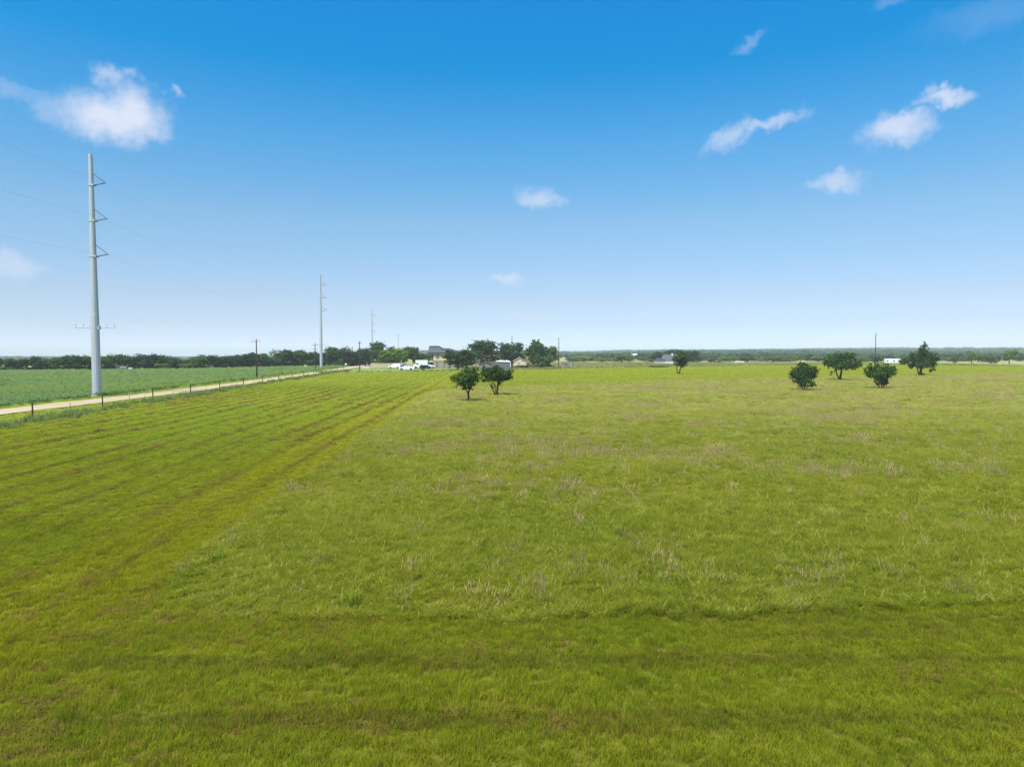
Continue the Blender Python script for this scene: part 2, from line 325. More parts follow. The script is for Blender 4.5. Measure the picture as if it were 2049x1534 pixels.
xs = np.arange(-72, 262, 1.0); ys = np.arange(4, 396, 1.0)
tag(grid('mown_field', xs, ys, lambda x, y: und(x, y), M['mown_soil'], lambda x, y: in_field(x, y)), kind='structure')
xs = np.arange(-18, 250, 1.0); ys = np.arange(14, 236, 1.0)
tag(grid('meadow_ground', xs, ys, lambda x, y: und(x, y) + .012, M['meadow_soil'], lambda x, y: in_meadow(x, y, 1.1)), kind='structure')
def ribbon(name, pts, w, z, m, crown=.0, n=4):
    mb = MB(); vs = []; pts = [Vector((p[0], p[1], 0)) for p in pts]
    for i, p in enumerate(pts):
        d = (pts[min(i + 1, len(pts) - 1)] - pts[max(i - 1, 0)]).normalized(); s = Vector((d.y, -d.x, 0))
        for k in range(n + 1):
            t = k / n * 2 - 1; q = p + s * (t * w / 2 * (1 + .05 * math.sin(i * 2.1 + k) if abs(t) == 1 else 1)); vs.append((q.x, q.y, z + crown * (1 - t * t)))
    mb.add(vs, [(i * (n + 1) + k, i * (n + 1) + k + 1, (i + 1) * (n + 1) + k + 1, (i + 1) * (n + 1) + k) for i in range(len(pts) - 1) for k in range(n)])
    return tag(mb.build(name, m, smooth=True), kind='structure')
ry = np.concatenate([np.arange(15, 380, 4.0), [400, 440, 520]])
ribbon('gravel_road', [(road_x(y), y) for y in ry], 5.4, -.10, M['road'], .1)
dv = [(-66.5, 262), (-60, 259), (-52, 257), (-44, 257), (-36, 259), (-28, 263), (-20, 268)]
tag(grid('yard_lawn', np.arange(-64, 34, 2.0), np.arange(228, 318, 2.0), lambda x, y: -.16 + 0 * x, M['mown_soil_plain'], lambda x, y: (y > field_edge_y(x) - 1) & (x > road_x(y) + 3.2)), kind='structure')
ribbon('gravel_drive', [(x, y) for x, y in dv], 4.6, -.10, M['drive'])
# crop field on the left: soil sheet, far side at the tree line
def crop_edge(x): return np.interp(x, [-260, -187, -158, -128, -109, -81], [245, 250, 262, 280, 320, 345])
def in_crop(x, y): return (x < road_x(y) - 6.0 + (vn(x, y, 3, 5) - .5) * .8) & (y < crop_edge(x)) & (y > 45)
tag(grid('crop_field_soil', np.arange(-262, -60, 3.0), np.arange(45, 378, 3.0), lambda x, y: und(x, y) * .1 - .195, M['crop_soil'], in_crop), kind='structure')

# ------------------------------------------------------------------ scattering (one object of stuff each)
def scatter(name, P, scale, variants, label, cat=None, tilt=.0, lodge=0.0):
    n = len(P); me = bpy.data.meshes.new(name); me.from_pydata(P.tolist(), [], [])
    # random turn about the vertical, then a lean; lodge adds a lean shared by neighbours, as wind leaves it
    rz = rng.uniform(0, 6.283, n); lx, ly = rng.normal(0, tilt, n), rng.normal(0, tilt, n)
    if lodge:
        a = 6.283 * (vn(P[:, 0], P[:, 1], 5, 91) * 1.3 + vn(P[:, 0], P[:, 1], 1.7, 94) * .5); q = lodge * sst(vn(P[:, 0], P[:, 1], 2.2, 92) * .6 + vn(P[:, 0], P[:, 1] * 1.6, 7, 93) * .4, .3, .8); lx = lx + q * np.cos(a); ly = ly + q * np.sin(a)
    th = np.hypot(lx, ly) + 1e-9; kx, ky = lx / th, ly / th; c_, s_ = np.cos(th), np.sin(th); cz, sz = np.cos(rz), np.sin(rz)
    T = np.zeros((n, 3, 3)); T[:, 0, 0] = c_ + kx * kx * (1 - c_); T[:, 0, 1] = kx * ky * (1 - c_); T[:, 0, 2] = ky * s_; T[:, 1, 0] = T[:, 0, 1]; T[:, 1, 1] = c_ + ky * ky * (1 - c_); T[:, 1, 2] = -kx * s_; T[:, 2, 0] = -ky * s_; T[:, 2, 1] = kx * s_; T[:, 2, 2] = c_
    R = np.zeros((n, 3, 3)); R[:, 0, 0] = cz; R[:, 0, 1] = -sz; R[:, 1, 0] = sz; R[:, 1, 1] = cz; R[:, 2, 2] = 1; Q = T @ R
    rot = np.stack([np.arctan2(Q[:, 2, 1], Q[:, 2, 2]), -np.arcsin(np.clip(Q[:, 2, 0], -1, 1)), np.arctan2(Q[:, 1, 0], Q[:, 0, 0])], -1)
    for nm, arr in (('rot', rot), ('sca', scale)):
        a = me.attributes.new(nm, 'FLOAT_VECTOR', 'POINT'); a.data.foreach_set('vector', np.ascontiguousarray(arr, np.float32).ravel())
    a = me.attributes.new('var', 'INT', 'POINT'); a.data.foreach_set('value', rng.integers(0, len(variants), n).astype(np.int32))
    o = link(name, me); tag(o, label, cat, kind='stuff')
    ng = bpy.data.node_groups.new(name, 'GeometryNodeTree'); ng.interface.new_socket('Geometry', in_out='INPUT', socket_type='NodeSocketGeometry'); ng.interface.new_socket('Geometry', in_out='OUTPUT', socket_type='NodeSocketGeometry')
    gi, go = ng.nodes.new('NodeGroupInput'), ng.nodes.new('NodeGroupOutput'); iop = ng.nodes.new('GeometryNodeInstanceOnPoints'); jn = ng.nodes.new('GeometryNodeJoinGeometry')
    for v in variants:
        oi = ng.nodes.new('GeometryNodeObjectInfo'); oi.inputs['Object'].default_value = v; g2 = ng.nodes.new('GeometryNodeGeometryToInstance')
        L(ng, oi.outputs['Geometry'], g2.inputs[0]); L(ng, g2.outputs[0], jn.inputs[0])
    iop.inputs['Pick Instance'].default_value = True
    def att(nm, ty):
        a = ng.nodes.new('GeometryNodeInputNamedAttribute'); a.data_type = ty; a.inputs['Name'].default_value = nm; return a.outputs['Attribute']
    L(ng, gi.outputs[0], iop.inputs['Points']); L(ng, jn.outputs[0], iop.inputs['Instance']); L(ng, att('var', 'INT'), iop.inputs['Instance Index'])
    L(ng, att('rot', 'FLOAT_VECTOR'), iop.inputs['Rotation']); L(ng, att('sca', 'FLOAT_VECTOR'), iop.inputs['Scale']); L(ng, iop.outputs[0], go.inputs[0])
    md = o.modifiers.new('scatter', 'NODES'); md.node_group = ng
    return o
def source(name, me): return bpy.data.objects.new(name, me)
def tuft(name, m, n, r, h, w, lean=.5, curve=.5, hv=.35, head=None, dry=0.0, dm='straw'):
    """a tuft of n bent blades (two quads and a tip each); with head, thin stalks that carry a seed head"""
    vs, fs, mi = [], [], []
    for k in range(n):
        a = random.uniform(0, 6.283); rr = r * math.sqrt(random.random()); x, y = rr * math.cos(a), rr * math.sin(a)
        b = random.uniform(0, 6.283); hh = h * random.uniform(1 - hv, 1 + hv * .6); ln = lean * random.uniform(.2, 1) * hh; ww = w * random.uniform(.6, 1.3)
        dx, dy = math.cos(b), math.sin(b); sx, sy = -dy * ww / 2, dx * ww / 2; o = len(vs)
        for t, wf in ((0, 1), (.5, .9)):
            q = ln * (t * (1 - curve) + t * t * curve); z = hh * t
            vs += [(x + dx * q - sx * wf, y + dy * q - sy * wf, z), (x + dx * q + sx * wf, y + dy * q + sy * wf, z)]
        vs.append((x + dx * ln, y + dy * ln, hh * (1 - .18 * lean))); fs += [(o, o + 1, o + 3, o + 2), (o + 2, o + 3, o + 4)]; mi += [1 if random.random() < dry else 0] * 2
        if head and random.random() < head:
            o = len(vs); hx, hy, hz = x + dx * ln, y + dy * ln, hh * .8
            vs += [(hx - .012, hy, hz), (hx + .012, hy, hz), (hx + dx * .03, hy + dy * .03, hz + hh * .32), (hx, hy - .012, hz), (hx, hy + .012, hz)]
            fs += [(o, o + 1, o + 2), (o + 3, o + 4, o + 2)]; mi += [1, 1]
    me = bpy.data.meshes.new(name); me.from_pydata(vs, [], fs); me.materials.append(m)
    if head or dry: me.materials.append(M['seed' if head else dm]); me.polygons.foreach_set('material_index', mi)
    return source(name, me)
def sprinkle(y0, y1, dens, mask, half=.78, xlim=(-270, 270)):
    """random points between two distances, over the width the picture could see"""
    w = lambda y: half * y + 7
    n = int(dens * (w(y0) + w(y1)) * (y1 - y0)); y = np.sqrt(rng.uniform(y0 ** 2, y1 ** 2, n)); x = rng.uniform(-1, 1, n) * w(y)
    k = mask(x, y) & (x > xlim[0]) & (x < xlim[1]); return x[k], y[k]
mown_mask = lambda x, y: in_field(x, y) & ~in_meadow(x, y, .1)
mead_mask = lambda x, y: in_meadow(x, y) & in_field(x, y)
LOD = [  # from, to, density, width factor
    (8.5, 16, 75, 1.0), (16, 26, 48, 1.1), (26, 45, 28, 1.35), (45, 80, 15, 1.8), (80, 140, 7, 2.6), (140, 395, 2.4, 4.4)]
SHORT = {}; TALL = {}
def lod_sets(i, wf):
    r = .13 * wf ** .75
    if i not in SHORT:
        SHORT[i] = [tuft('short_grass_tuft', M['mown_blade'], 52, r, .10, .0085 * wf ** .8, 1.0 + .8 * max(wf - 1, 0), .6, dry=.10, dm='thatch') for _ in range(5)]
        TALL[i] = [tuft('tall_grass_tuft', M['meadow_blade'], 50, r, .31, .0092 * wf ** .8, .95 + .75 * max(wf - 1, 0), .7, dry=.02 + .04 * wf) for _ in range(5)]
    return SHORT[i], TALL[i]
for i, (a, b_, d, wf) in enumerate(LOD):
    s_, t_ = lod_sets(i, wf)
    x, y = sprinkle(a, b_, d, mown_mask)
    if len(x):
        h = (.85 + .5 * vn(x, y, 1.1, 31)) * (.9 + .25 * vn(x, y, 5, 32)) * rng.uniform(.75, 1.25, len(x)); h = h * (1 + .5 * (y < 30) * vn(x, y, .5, 33))
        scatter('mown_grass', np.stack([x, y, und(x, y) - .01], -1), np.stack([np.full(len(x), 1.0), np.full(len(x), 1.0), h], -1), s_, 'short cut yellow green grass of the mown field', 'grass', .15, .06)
    x, y = sprinkle(a, b_, d * .95, mead_mask)
    if len(x):
        h = (.7 + .45 * vn(x, y, 2.6, 41)) * (.72 + .55 * vn(x, y * 1.5, 8, 42)) * rng.uniform(.8, 1.2, len(x))
        ins = np.zeros(len(x))
        for q in (.6, 1.3, 2.2, 3.4): ins += in_meadow(x, y, q)
        h = h * (.45 + .55 * np.maximum(ins / 4, sst(x + .4 * (y - 16), -7, 6) * .5))
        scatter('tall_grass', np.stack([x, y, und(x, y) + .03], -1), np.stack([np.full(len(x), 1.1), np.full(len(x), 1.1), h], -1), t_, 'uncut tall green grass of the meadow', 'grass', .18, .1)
def seeds(a, b_, d, wf):
    st = [tuft('seed_stalk_tuft', M['seed'], 20, .30 * wf ** .6, .46, .0042 * wf, .55, .6, .4, head=.9) for _ in range(3)]
    pm = lambda x, y: mead_mask(x, y) & (rng.random(len(x)) < (.06 + .94 * sst(vn(x, y, 6, 51) * .65 + vn(x, y, 2.2, 52) * .35, .55, .74)))
    x, y = sprinkle(a, b_, d, pm)
    if len(x): scatter('seed_grass', np.stack([x, y, und(x, y) + .03], -1), np.repeat(rng.uniform(.6, 1.25, (len(x), 1)), 3, 1), st, 'tan seed heads standing above the meadow grass', 'grass', .15)
seeds(16, 35, 1.0, 1.0); seeds(35, 80, 2.6, 1.6); seeds(80, 235, 1.8, 3.0)
mw = [tuft('meadow_weed_tuft', M['meadow_weed'], 40, .26, .38, .022, .8, .6, .5) for _ in range(3)]
for a, b_, d in ((16, 45, .3), (45, 120, .16)):
    x, y = sprinkle(a, b_, d, lambda x, y: mead_mask(x, y) & (rng.random(len(x)) < .05 + .95 * sst(vn(x, y, 4, 55), .6, .8)))
    scatter('meadow_weeds', np.stack([x, y, und(x, y) + .02], -1), np.ones((len(x), 3)) * rng.uniform(.6, 1.3, (len(x), 1)), mw, 'darker weeds among the meadow grass', 'weeds', .15)
cl = [tuft('clipping_clump', M['thatch'], 46, .2, .055, .008, 3.2, .6) for _ in range(4)]; clf = [tuft('clipping_clump', M['thatch'], 46, .42, .07, .03, 5.0, .6) for _ in range(4)]
def clip_mask(x, y):
    e = x + .031 * y; st = np.where((x < -9) & (y > 16), (.5 + .5 * np.sin(2.73 * (e + .45))) * .6 + .5 * vn(e * 1.0, y / 14, 1.0, 57), vn(x / 9, y, .9, 58)); return mown_mask(x, y) & (rng.random(len(x)) < sst(st * .75 + vn(x, y, .8, 59) * .25, .55, .76))
for a, b_, d, v in ((8.5, 20, 24, cl), (20, 45, 11, cl), (45, 130, 2.5, clf)):
    x, y = sprinkle(a, b_, d, clip_mask)
    scatter('grass_clippings', np.stack([x, y, und(x, y) + .03], -1), np.ones((len(x), 3)) * rng.uniform(.6, 1.3, (len(x), 1)), v, 'brown dry clippings lying in rows on the mown grass', 'clippings', .2)
# verge and weeds along the roadside fence
def verge(x, y): return (x < fence_x(y) + 1.2) & (x > road_x(y) - 6.2) & (np.abs(x - road_x(y)) > 2.45 + (vn(x, y, 1.5, 8) - .5) * .7) & (y < 300)
x, y = sprinkle(55, 130, 5, verge); z = np.full(len(x), -.2)
sv = [tuft('verge_tuft', M['mown_blade'], 40, .3, .12, .03, 1.6, .6) for _ in range(4)]
scatter('verge_grass', np.stack([x, y, z], -1), np.ones((len(x), 3)) * rng.uniform(.6, 1.3, (len(x), 1)), sv, 'rough green grass of the road verge', 'grass', .12)
x, y = sprinkle(130, 300, 2.2, verge); z = np.full(len(x), -.2)
scatter('verge_grass', np.stack([x, y, z], -1), np.ones((len(x), 3)) * rng.uniform(.8, 1.6, (len(x), 1)), sv, 'rough green grass of the road verge', 'grass', .12)
wd = [tuft('weed_tuft', M['weed'], 46, .4, .62, .05, .7, .6, .5) for _ in range(4)]
y = rng.uniform(50, 262, 2600); y = y[rng.random(len(y)) < .25 + .75 * sst(vn(y, y * 0, 7, 61), .35, .65)]; x = fence_x(y) + .9 + rng.normal(0, .75, len(y))
scatter('roadside_weeds', np.stack([x, y, np.full(len(x), -.15)], -1), np.ones((len(x), 3)) * rng.uniform(.55, 1.3, (len(x), 1)), wd, 'bluish green weeds growing along the roadside fence', 'weeds', .15)
xx = rng.uniform(-66, 240, 2600); yy = field_edge_y(xx) + rng.normal(0, 1.1, len(xx)); k = rng.random(len(xx)) < .2 + .8 * sst(vn(xx, yy, 12, 62), .4, .7); xx, yy = xx[k], yy[k]
scatter('fence_line_weeds', np.stack([xx, yy, np.full(len(xx), -.15)], -1), np.ones((len(xx), 3)) * rng.uniform(.5, 1.3, (len(xx), 1)), wd, 'weeds growing along the far field fence', 'weeds', .15)
pb = [tuft('pasture_tuft', M['pasture_blade'], 40, .8, .55, .10, .8, .6) for _ in range(3)]
x, y = sprinkle(258, 470, .22, lambda x, y: (y > field_edge_y(x) + 1) & (x > -20)); z = np.full(len(x), -.22)
scatter('pasture_grass', np.stack([x, y, z], -1), np.ones((len(x), 3)) * rng.uniform(.6, 1.3, (len(x), 1)), pb, 'dry tan pasture grass beyond the field fence', 'grass', .1)
# crop plants
def crop_plant():
    vs, fs = [], []
    for k in range(46):
        a = random.uniform(0, 6.283); rr = .42 * math.sqrt(random.random()); z = .62 * (1 - (rr / .42) ** 2 * .45) * random.uniform(.45, 1.05); x, y = rr * math.cos(a), rr * math.sin(a)
        u = Vector((random.gauss(0, 1), random.gauss(0, 1), random.gauss(0, .35))).normalized(); w = u.cross(Vector((random.gauss(0, .5), random.gauss(0, .5), 1))).normalized(); s_ = random.uniform(.08, .15); c = Vector((x, y, z)); o = len(vs)
        vs += [c - u * s_, c + w * s_ * .55, c + u * s_, c - w * s_ * .55]; fs.append((o, o + 1, o + 2, o + 3))
    me = bpy.data.meshes.new('crop_plant'); me.from_pydata([tuple(v) for v in vs], [], fs); me.materials.append(M['crop']); return source('crop_plant', me)
cps = [crop_plant() for _ in range(5)]
for a, b_, d, s_ in ((60, 120, 2.4, 1.0), (120, 200, 1.1, 1.35), (200, 376, .42, 2.0)):
    x, y = sprinkle(a, b_, d, in_crop); k = rng.uniform(.8, 1.2, (len(x), 1)) * np.array([[s_, s_, 1.0]]); k[:, 2] *= .75 + .5 * vn(x, y, 8, 71)
    scatter('crop_plants', np.stack([x, y, und(x, y) * .1 - .21], -1), k, cps, 'low leafy green crop filling the field beyond the road', 'crop', .12)

# ------------------------------------------------------------------ trees
def leaf_cloud(blobs, n, size, seed, clump=.34, flat=.75, core=.35):
    """leaf faces in clumps over the shells of ellipsoid lobes (cx, cy, cz, rx, ry, rz)"""
    r = np.random.default_rng(seed); B = np.array(blobs, float); area = (B[:, 3] * B[:, 5] + B[:, 3] * B[:, 4]); pr = area / area.sum()
    nc = max(20, n // 15); bi = r.choice(len(B), nc, p=pr); d = r.normal(size=(nc, 3)); d /= np.linalg.norm(d, axis=1)[:, None]
    rad = np.where(r.random(nc) < core, r.uniform(.2, .8, nc), r.uniform(.72, 1.08, nc))[:, None]
    C = B[bi, :3] + d * B[bi, 3:] * rad; cs = B[bi, 3:].mean(1) * clump * r.uniform(.5, 1.2, nc)
    k = r.integers(0, nc, n); P = C[k] + r.normal(size=(n, 3)) * (cs[k] * .5)[:, None] * np.array([1, 1, flat])
    out = d[k] + r.normal(size=(n, 3)) * .7 + np.array([0, 0, .5]); out /= np.linalg.norm(out, axis=1)[:, None]
    u = np.cross(out, r.normal(size=(n, 3))); u /= np.linalg.norm(u, axis=1)[:, None]; w = np.cross(out, u); s = (size * r.uniform(.6, 1.4, n))[:, None]
    V = np.stack([P - u * s, P + w * s * .6, P + u * s, P - w * s * .6], 1).reshape(-1, 3)
    return V, np.arange(n * 4).reshape(-1, 4)
def leaf_mesh(name, blobs, n, size, seed, **k):
    V, Fc = leaf_cloud(blobs, n, size, seed, **k); me = bpy.data.meshes.new(name); me.from_pydata(V.tolist(), [], Fc.tolist()); me.materials.append(M['leaf']); return me
def wobble(a, b, r0, r1, n=5, amp=.12):
    a, b = Vector(a), Vector(b); ln = (b - a).length; pts = [a.lerp(b, i / n) + Vector((random.gauss(0, 1), random.gauss(0, 1), random.gauss(0, .4))) * ln * amp * .4 * (0 if i in (0, n) else 1) for i in range(n + 1)]
    return pts, [r0 + (r1 - r0) * i / n for i in range(n + 1)]
def field_tree(name, label, base, stems, lobes, n, size, tone, seed, cat='tree', group=None):
    """a tree drawn from picture positions: stems = lists of ((x, y), radius in m), lobes = (x, y, half width, half height[, depth offset])"""
    random.seed(seed); g = gnd(*base); Y = g.y; k = Y / F
    loc = lambda x, y, dy=0: Vector(((x - base[0]) * k, dy, (base[1] - y) * k))
    t = thing(name, label, cat, (g.x, g.y, float(und(g.x, g.y))), 0, group)
    tr = MB(); ends = []
    for st in stems:
        pts = [loc(*p) + Vector((0, random.gauss(0, .12) if i else 0, -.15 if i == 0 else 0)) for i, (p, r) in enumerate(st)]; tr.tube(pts, [r for p, r in st], 7); ends.append((pts[-1], st[-1][1]))
    bl = []
    for lb in lobes:
        x, y, a, b = lb[:4]; dy = lb[4] if len(lb) > 4 else random.uniform(-.5, .5) * a * k
        c = loc(x, y, dy); bl.append((c.x, c.y, c.z, a * k, a * k * .85, b * k))
        e, r = min(ends, key=lambda q: (q[0] - c).length); p, rr = wobble(e, c, r * .85, .012); tr.tube(p, rr, 5)
        for _ in range(4):
            q = c + Vector((random.gauss(0, .45) * a, random.gauss(0, .4) * a, random.gauss(0, .45) * b)) * k; p2, r2 = wobble(c.lerp(e, .35), q, r * .4, .008, 4); tr.tube(p2, r2, 4)
    tr.build('trunk', M['bark'], t, True)
    c = link('crown', leaf_mesh(name + '_crown', bl, n, size, seed), t); c.color = (*tone, 1); return t
DK = (.046, .090, .026)
field_tree('small_tree', 'small leaning field tree with pointed left crown and single bare trunk, nearest to camera', (937, 806), [[((936.5, 806), .17), ((938, 796), .14), ((937, 788), .13), ((939, 781), .11)], [((938, 788), .1), ((933, 781), .07), ((928, 775), .05)]],
    [(926, 760, 20, 13), (910, 757, 10, 7), (938, 756, 19, 17), (933, 744, 9, 10), (953, 752, 13, 14), (952, 739, 6, 6), (929, 772, 9, 8), (940, 772, 8, 9), (949, 768, 4, 6)], 5200, .10, (.054, .108, .024), 11)
field_tree('small_tree', 'double-trunked field tree with wide dark crown in front of the grey metal shed', (993, 793), [[((994, 793), .22), ((995, 782), .17), ((996, 772), .15), ((997, 764), .12)], [((992, 790), .13), ((986, 779), .09), ((984, 772), .07)], [((994, 789), .1), ((991, 778), .07), ((990, 768), .06)]],
    [(985, 748, 20, 13), (1004, 750, 18, 13), (1018, 748, 12, 9), (974, 741, 11, 11), (971, 757, 9, 8), (997, 757, 13, 9), (1013, 756, 8, 5), (986, 772, 4.5, 6), (1000, 765, 5, 5), (993, 738, 9, 7)], 6500, .11, (.044, .086, .024), 12)
field_tree('small_tree', 'slim two-stemmed tree standing alone in the cut strip before the brown-roofed house', (1358, 748), [[((1357, 748), .2), ((1354.5, 741), .16), ((1355, 732), .12)], [((1359, 748), .2), ((1360.5, 740), .17), ((1362.5, 732), .14)]],
    [(1362, 716, 11, 11), (1370, 722, 8, 9), (1356, 722, 8, 9), (1351, 717, 5, 6), (1365, 728, 8, 6), (1366, 734, 2.5, 3)], 4200, .17, DK, 13)
field_tree('small_tree', 'round bushy tree on several thin stems, left of the right-hand tree group', (1608, 783), [[((1607, 783), .12), ((1605, 775), .1), ((1602, 768), .07)], [((1609, 783), .11), ((1609.5, 774), .09), ((1609, 766), .07)], [((1613, 783), .1), ((1614.5, 774), .08), ((1617, 767), .06)]],
    [(1608, 745, 22, 17), (1593, 750, 13, 14), (1624, 748, 12, 14), (1606, 733, 10, 9), (1629, 740, 8, 9), (1604, 762, 15, 11), (1624, 768, 8, 8), (1587, 746, 8, 8)], 7000, .12, DK, 14)
field_tree('small_tree', 'umbrella-shaped tree with flat wide crown and dark forked trunk', (1683, 762), [[((1681, 762), .33), ((1681.5, 752), .26), ((1683, 744), .22), ((1684, 737), .17)], [((1680, 757), .2), ((1674, 750), .15), ((1673, 740), .12)]],
    [(1684, 719, 26, 13), (1662, 727, 16, 9), (1708, 728, 15, 9), (1693, 711, 14, 6), (1650, 722, 7, 6), (1718, 725, 7, 6), (1684, 731, 20, 8), (1707, 736, 6, 4), (1662, 744, 2.6, 4), (1661, 751, 1.6, 2.5)], 7600, .15, DK, 15)
field_tree('small_tree', 'vase-shaped bushy tree widening upward from pale stems below the tall bare pole', (1763, 778), [[((1761, 778), .12), ((1757, 770), .1), ((1752, 762), .07)], [((1763, 778), .12), ((1763.5, 769), .09), ((1764, 760), .07)], [((1766, 777), .11), ((1769, 769), .09), ((1774, 760), .07)]],
    [(1761, 745, 22, 14), (1743, 743, 12, 12), (1781, 744, 13, 11), (1740, 733, 5, 6), (1754, 731, 6, 6), (1770, 732, 7, 6), (1787, 738, 7, 7), (1757, 760, 13, 9), (1769, 762, 9, 8)], 7200, .125, (.048, .098, .024), 16)
field_tree('small_tree', 'tallest field tree with pointed top and drooping right branch, far right', (1840, 752), [[((1840, 752), .45), ((1841, 744), .34), ((1843, 735), .28), ((1844, 720), .2)], [((1839, 748), .2), ((1835, 739), .14), ((1833, 731), .11)]],
    [(1845, 713, 17, 14), (1846, 698, 9, 9), (1847, 688, 3.5, 5), (1826, 717, 13, 11), (1862, 717, 13, 11), (1810, 723, 10, 6), (1842, 727, 18, 9), (1868, 726, 9, 8), (1824, 732, 8, 5), (1865, 740, 6, 5), (1874, 720, 5, 4), (1846, 750, 4, 3)], 9000, .17, (.038, .078, .025), 17)

# generic broadleaf trees, unit height and width, for the rows and groups behind
def proto(seed, shape):
    random.seed(seed); bl = []
    for k in range(20):
        a = random.uniform(0, 6.283); rr = .34 * math.sqrt(random.random())
        if shape == 'round': z = random.uniform(.2, .8); s = random.uniform(.14, .23); rr *= math.sqrt(max(.1, 1 - ((z - .45) / .42) ** 2)) * 1.1
        elif shape == 'bush': z = random.uniform(.05, .74); s = random.uniform(.16, .25)
        elif shape == 'tall': z = random.uniform(.25, .86); s = random.uniform(.11, .18); rr *= 1.1 - .6 * abs(z - .5)
        else: z = random.uniform(.3, .78); s = random.uniform(.10, .2)
        bl.append((rr * math.cos(a), rr * math.sin(a), z, s, s, s * .9))
    top = max(b[2] + b[5] for b in bl); bl = [(x, y, z / top, a, b, c) for x, y, z, a, b, c in bl]
    crown = leaf_mesh('crown', bl, 4600, .036, seed, clump=.5); low = leaf_mesh('crown_small', bl, 900, .066, seed, clump=.55)
    t = MB(); t.tube([(0, 0, -.03), (.01, 0, .15), (0, .01, .32)], [.035, .028, .022], 6)
    for x, y, z, *_ in bl[:6]:
        p, r = wobble((0, 0, .28), (x, y, z), .018, .004, 3); t.tube(p, r, 4)
    me = bpy.data.meshes.new('trunk'); me.from_pydata(t.v, [], t.f); me.materials.append(M['bark']); return crown, me, low
PROTO = [proto(100 + i, s) for i, s in enumerate(['round', 'round', 'tall', 'open', 'bush', 'bush', 'round', 'open'])]
def tree(name, label, px, top, base_y, w, Y, pi, tone, group=None, cat='tree', zb=None):
    """px: centre column, top: row of its tip, w: width in picture pixels, Y: distance"""
    z0 = float(terrain((px - CX) * Y / F, Y)) - .15 if zb is None else zb; c = at(px, top, Y); h = c.z - z0; wd_ = w * Y / F
    t = thing(name, label, cat, (c.x, Y, z0), random.uniform(0, 6.28), group); crown, trunk, _ = PROTO[pi]
    for nm, me in (('trunk', trunk), ('crown', crown)):
        o = link(nm, me, t); o.scale = (wd_ * 1.0, wd_ * 1.0, h)
        if nm == 'crown': j = random.uniform(.85, 1.15); o.color = (tone[0] * j, tone[1] * j, tone[2] * j, 1)
    return t
T0, T1, T2, T3 = (.040, .086, .030), (.064, .122, .034), (.115, .190, .040), (.038, .080, .040)
random.seed(5)
# tree line beyond the crop: (x, top, width, distance)
row = [(8, 717, 36, 330), (26, 723, 22, 320), (52, 722, 26, 330), (71, 713, 16, 330), (84, 727, 22, 325), (102, 716, 34, 330), (128, 718, 30, 335), (150, 715, 32, 340), (170, 716, 30, 340), (182, 714, 28, 345), (208, 715, 30, 345), (228, 711, 36, 345), (250, 716, 30, 350), (270, 717, 30, 355), (290, 712, 36, 355), (312, 711, 38, 355), (332, 718, 30, 350), (352, 721, 28, 350), (312, 725, 30, 345), (338, 727, 30, 345),
       (372, 721, 30, 355), (392, 718, 28, 360), (412, 715, 34, 360), (432, 717, 30, 362), (452, 715, 30, 365), (470, 713, 32, 365), (488, 712, 30, 368), (505, 709, 32, 370), (520, 708, 28, 370), (536, 719, 26, 372), (552, 724, 22, 372), (568, 702, 36, 385), (588, 704, 34, 385), (604, 707, 30, 388), (622, 706, 30, 390), (640, 709, 28, 392), (658, 700, 40, 395), (678, 698, 38, 400), (692, 704, 30, 400), (706, 711, 26, 405), (730, 700, 34, 410), (716, 707, 26, 408)]
row.sort(key=lambda r: r[0])
for i, (x, tp, w, Y) in enumerate(row):
    Y = 300.0
    for _ in range(12): Y = .5 * Y + .5 * (float(crop_edge((x - CX) * Y / F)) + 7 + (i * 5) % 7)
    tree('broadleaf_tree', ordinal(i + 1) + ' tree from the left picture edge in the dark row behind the crop', x, tp - 1.5 - (i * 7 % 5), 0, w * 1.45, Y, random.choice([0, 4, 5, 6, 4, 5]), random.choice([T0, T0, T3, T1]), 'trees in the row beyond the crop field')
for i, (x, tp, w, Y) in enumerate([(325, 727, 30, 275), (375, 727, 34, 280), (410, 728, 30, 286), (440, 728, 30, 295), (540, 724, 28, 321), (608, 720, 30, 335), (570, 724, 28, 327), (470, 727, 30, 303), (640, 722, 30, 340), (500, 727, 28, 311)]):
    tree('leafy_shrub', '%s from left of the lighter shrubs at the foot of the tree row' % ordinal(sorted([325, 375, 410, 440, 540, 608, 570, 470, 640, 500]).index(x) + 1), x, tp, 0, w, Y, random.choice([4, 5]), random.choice([T1, T2]), 'shrubs at the foot of the tree row', 'shrub')

